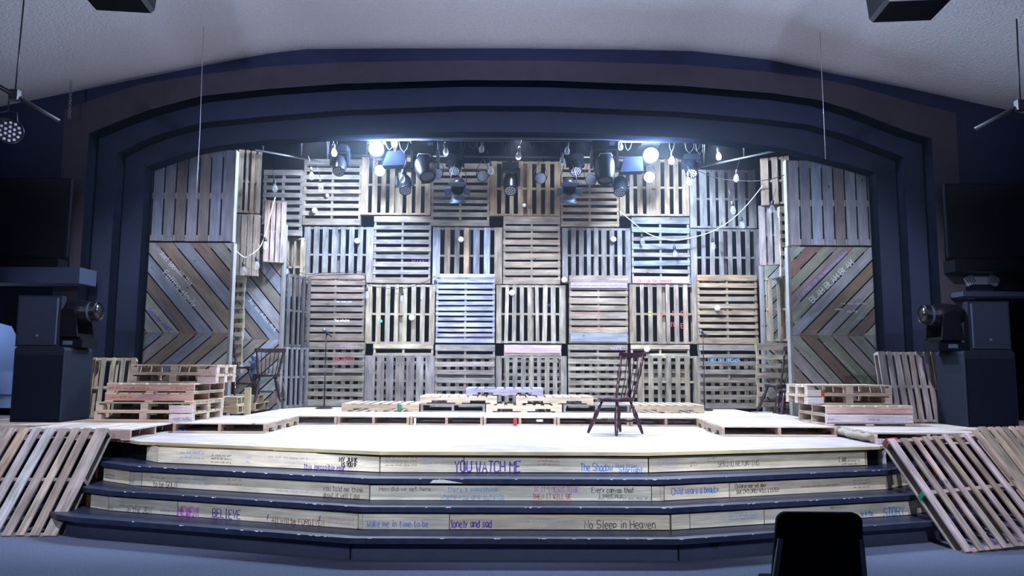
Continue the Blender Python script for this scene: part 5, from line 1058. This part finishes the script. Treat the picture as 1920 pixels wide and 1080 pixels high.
# frosted round lamps
for px, py, lb in ((712, 320, 'round frosted lamp just below the left glaring lamp'), (819, 325, 'round frosted lamp partly hidden by the left large moving head'), (905, 330, 'round frosted lamp left of the centre wash light'), (1014, 334, 'round frosted lamp right of the centre wash light'), (1108, 337, 'round frosted lamp beside the right large moving head'), (1218, 332, 'round frosted lamp just below the right glaring lamp')):
    p = atY(px, py, 12.5); t = thing('round_par_light', lb, 'stage light', 'round frosted lamps on the back pipe', p); topz = atY(px, 294, 12.6).z; ax = Vector((0, -0.9, -0.2)).normalized()
    mb = MB(); mb.lathe(-ax * 0.16, ax, [(0, 0), (0.05, 0.005), (0.09, 0.08), (0.10, 0.165), (0.094, 0.165), (0.09, 0.15)], 24, caps=False); mb.build('can', BPLAST, t)
    mb = MB(); mb.lathe(-ax * 0.006, ax, [(0.092, 0), (0.085, 0.004), (0.0, 0.008)], 24, caps=False); mb.build('lens', FROST, t)
    mb = MB(); mb.tube([(-0.105, 0.03, 0), (-0.105, 0.05, 0.12), (0, 0.08, topz - p.z - 0.03), (0.105, 0.05, 0.12), (0.105, 0.03, 0)], 0.007, 6); mb.build('yoke', BMET, t)
# barn-door lamps
for px, py, lb in ((858, 352, 'lamp with blue-grey barn doors left of the rig centre'), (1068, 352, 'lamp with blue-grey barn doors right of the rig centre')):
    p = atY(px, py, 11.95); topz = atY(px, 294, 12.6).z; t = thing('barn_door_light', lb, 'stage light', 'barn-door lamps on the rig', p); mb = MB(); mb.lathe((0, 0.26, 0.14), (0, -0.75, -0.5), [(0, 0), (0.10, 0.01), (0.115, 0.10), (0.115, 0.26), (0.10, 0.26)], 20, caps=False); mb.build('housing', BPLAST, t)
    mb = MB(); mb.tube([(-0.13, 0.14, 0.08), (-0.12, 0.2, 0.25), (0, 0.3, topz - p.z), (0.12, 0.2, 0.25), (0.13, 0.14, 0.08)], 0.009, 6); mb.build('yoke', BMET, t)
    for pts in ([(-0.10, 0, 0.02), (0.10, 0, 0.02), (0.155, -0.16, 0.05), (-0.155, -0.16, 0.05)], [(-0.09, 0.10, -0.10), (0.09, 0.10, -0.10), (0.13, 0.05, -0.24), (-0.13, 0.05, -0.24)], [(-0.10, 0.01, 0.0), (-0.10, 0.09, -0.09), (-0.20, 0.0, -0.14), (-0.20, -0.08, -0.03)], [(0.10, 0.01, 0.0), (0.10, 0.09, -0.09), (0.20, 0.0, -0.14), (0.20, -0.08, -0.03)]):
        mb = MB(); q = [Vector(v) for v in pts]; nn = newell(q) * 0.004; mb.prism(q, nn); mb.build('barn_door', FLAP, t)
# cable loops tied along the pipe
rr = random.Random(21); a, c = PA; mb = MB()
for k in range(26):
    f = rr.random(); q = a + (c - a) * f + Vector((0, 0.02, 0)); w = rr.uniform(.05, .18); d = rr.uniform(.06, .20)
    mb.tube([q, q + Vector((w * .2, 0.03, -d * .7)), q + Vector((w * .5, 0.05, -d)), q + Vector((w * .8, 0.03, -d * .7)), q + Vector((w, 0, 0))], 0.006, 5)
tag(mb.build('power_cables', CORD), 'black cables looped along the long steel pipe', 'cables')['kind'] = 'stuff'

# ================================================================== BULBS
def bulb_parts(t, top, g=1.0, cordlen=0.10, tilt=(0, 0), cordmat=None, parent_is_thing=True):
    top = Vector(top); s = top + Vector((tilt[0] * .5, 0, -cordlen)); d = Vector((tilt[0], tilt[1], -1)).normalized()
    mb = MB(); mb.tube([top, (top + s) / 2 + Vector((0.004, 0, 0)), s], 0.0035 * g, 5); c0 = mb.build('cord', cordmat or CORD, t)
    mb = MB(); mb.lathe(s, d, [(0.010 * g, 0), (0.020 * g, 0.01 * g), (0.021 * g, 0.055 * g), (0.018 * g, 0.065 * g)], 12); so = mb.build('socket', CORD, t)
    mb = MB(); mb.lathe(s, d, [(0.014 * g, 0.06 * g), (0.018 * g, 0.075 * g), (0.035 * g, 0.11 * g), (0.040 * g, 0.135 * g), (0.034 * g, 0.165 * g), (0.018 * g, 0.182 * g), (0, 0.186 * g)], 14, caps=False); gl = mb.build('glass', CLEAR, t)
    mb = MB(); mb.tube([s + d * .07 * g, s + d * .11 * g + Vector((0.012 * g, 0, 0)), s + d * .15 * g + Vector((0.004, 0, 0)), s + d * .13 * g - Vector((0.012 * g, 0, 0)), s + d * .08 * g], 0.0028 * g, 5); mb.build('filament', BMET, gl)
BL = [(619, 283, 'leftmost of the bulbs under the long pipe'), (748, 266, 'beside the left glaring lamp, touching the pipe'), (828, 281, 'above the left large moving head'), (911, 276, 'left of the rig centre, upper one'), (913, 317, 'left of the rig centre, lower one'),
      (980, 289, 'at the rig centre'), (1047, 299, 'right of the rig centre'), (1071, 280, 'above the right barn-door lamp'), (1155, 271, 'beside the right large moving head'), (1267, 298, 'just right of the right glaring lamp'),
      (1340, 290, 'under the right end of the rig'), (1388, 331, 'before the upper right pallet, left of the wing'), (1367, 391, 'before the upper right pallet, on the black cord'), (1455, 389, 'before the brown pallet high in the right wing'), (594, 348, 'before the top left pallet'),
      (443, 316, 'at the edge of the left plank panel'), (508, 350, 'over the left wing, with a tangled cord'), (762, 332, 'on the left low wash light'), (577, 327, 'beside the slanting left pipe')]
for i, (px, py, w) in enumerate(BL):
    Y = 11.7 if 600 < px < 1300 else 12.0
    p = atY(px, py, Y); topz = p.z + 0.30 if py > 275 else p.z + 0.22; t = thing('hanging_bulb', f'clear filament bulb hanging {w}', 'light bulb', 'clear bulbs hanging over the stage', (p.x, Y, topz)); bulb_parts(t, (0, 0, 0), 1.15, topz - p.z - 0.12, (0.25 * (-1) ** i * 0.4, 0))
def string(label, pts, mat, bulbs, r=0.006, sag=None):
    """a cord through picture points at given depths, with bulbs hanging from it"""
    P = [atY(*q) for q in pts]; S = []
    for i in range(len(P) - 1):                           # Catmull-Rom
        a, b, c, d = P[max(i - 1, 0)], P[i], P[i + 1], P[min(i + 2, len(P) - 1)]
        for k in range(8): u = k / 8; S.append(0.5 * ((2 * b) + (c - a) * u + (2 * a - 5 * b + 4 * c - d) * u * u + (3 * b - a - 3 * c + d) * u ** 3))
    S.append(P[-1]); t = thing('string_lights', label, 'string lights', None, (0, 0, 0)); mb = MB(); mb.tube(S, r, 6); mb.build('main_cord', mat, t)
    for px, cl in bulbs:
        q = min(S, key=lambda v: abs(proj(v)[0] - px)); hb = bpy.data.objects.new('bulb', None); COL.objects.link(hb); hb.parent = t
        mb = MB(); g = 1.15; s = q + Vector((0, 0, -cl)); d = Vector((0.1, -0.1, -1)).normalized()
        mb.tube([q, s], 0.004, 5); mb.lathe(s, d, [(0.010 * g, 0), (0.021 * g, 0.01), (0.022 * g, 0.06), (0.018 * g, 0.07)], 12); so = mb.build('bulb_socket', CORD, t)
        mb = MB(); mb.lathe(s, d, [(0.014 * g, 0.065), (0.018 * g, 0.08), (0.036 * g, 0.12), (0.041 * g, 0.15), (0.034 * g, 0.18), (0.018 * g, 0.20), (0, 0.205)], 14, caps=False); mb.build('bulb_glass', CLEAR, so)
        COL.objects.unlink(hb); bpy.data.objects.remove(hb)
string('black bulb cord draped across the right plank panel and the right wing', [(1268, 298, 11.9), (1300, 316, 12.0), (1345, 334, 12.2), (1390, 339, 12.1), (1432, 338, 11.8), (1470, 328, 11.68), (1525, 304, 11.68), (1548, 309, 11.68), (1565, 322, 11.68), (1592, 324, 11.68), (1612, 333, 11.68), (1616, 350, 11.69)], CORD, [(1529, 0.10), (1609, 0.10), (1288, 0.12)])
string('pale bulb cord swooping from the right wing across the upper right pallets', [(1430, 348, 12.2), (1400, 385, 12.6), (1370, 413, 13.0), (1335, 434, 13.2), (1290, 447, 13.25), (1255, 450, 13.25), (1215, 438, 13.25), (1185, 415, 13.25), (1162, 396, 13.2)], WCORD, [(1333, 0.12), (1390, 0.10), (1263, 0.10), (1204, 0.08)], 0.008)
string('pale bulb cord looped in the left wing before the grey tan pallet', [(516, 370, 12.0), (508, 398, 11.95), (500, 430, 11.9), (488, 462, 11.85), (470, 478, 11.8), (457, 482, 11.8), (440, 468, 11.75), (430, 461, 11.7)], WCORD, [(497, 0.05), (481, 0.10), (457, 0.08), (432, 0.08)], 0.008)
string('thin black bulb cord draped along the top of the third pallet row', [(533, 474, 12.9), (545, 497, 13.0), (560, 510, 13.2), (580, 515, 13.29), (600, 512, 13.29), (640, 511, 13.29), (681, 511, 13.29), (687, 530, 13.29), (700, 537, 13.3), (735, 541, 13.38), (765, 539, 13.38), (800, 527, 13.38), (817, 517, 13.29)], CORD, [(538, 0.10), (580, 0.10), (687, 0.08), (753, 0.05), (816, 0.07)], 0.005)
# white globes fixed to the pallets
for px, py, Y, w in ((590, 395, YW, 'on the leftmost top-row pallet'), (670, 452, YW, 'on the leftmost pallet of the second row'), (541, 546, 13.2, 'on the narrow pallet left of the back wall'), (864, 449, YW, 'on the patchy second-row pallet with upright slats'), (1150, 449, YW, 'on the dull grey second-row pallet'),
                     (1058, 525, YW, 'between the second and third rows right of centre'), (960, 549, YW, 'on the centre pallet of the third row'), (772, 596, YW, 'on the straw coloured third-row pallet'), (1345, 578, YW - .13, 'on the rightmost pallet of the third row'), (1213, 655, YW, 'above the lone chair'), (983, 385, YW, 'on the golden brown top-row pallet'), (614, 367, YW, 'small one under the leftmost wash light')):
    p = atY(px, py, Y - 0.05); r = 0.052 if px not in (983, 614) else 0.034; t = thing('globe_light', f'round white globe bulb {w}', 'light bulb', 'white globe bulbs on the pallet wall', p)
    mb = MB(); mb.ball((0, -0.012, 0), r, 18); mb.build('globe', GLOBE, t); mb = MB(); mb.cyl((0, 0.02, 0), (0, 0.055, 0), 0.022, 12); mb.build('socket', CORD, t)
mb = MB(); p = atY(714, 602, YW - 0.006); mb.lathe(p, (0, -1, 0), [(0.030, 0), (0.030, 0.004)], 8); tag(mb.build('badge', FLAP if False else plain('teal_paint', (0.02, 0.35, 0.40), 0.5, noise=.2)), 'round teal badge on the straw coloured third-row pallet', 'badge')

# ================================================================== HAZE over the stage
m = bpy.data.materials.new('stage_haze'); m.use_nodes = True; nt = m.node_tree; nt.nodes.clear()
vo = nt.nodes.new('ShaderNodeVolumeScatter'); vo.inputs['Density'].default_value = 0.0042; vo.inputs['Anisotropy'].default_value = 0.2; vo.inputs['Color'].default_value = (0.75, 0.85, 1, 1)
ou = nt.nodes.new('ShaderNodeOutputMaterial'); nt.links.new(vo.outputs[0], ou.inputs['Volume'])
mb = MB(); mb.box((0, 11.55, 3.05), (12.6, 4.8, 4.16)); o = mb.build('stage_haze', m); tag(o, 'thin bluish haze hanging over the stage around the glaring lamps', 'haze'); o['kind'] = 'stuff'
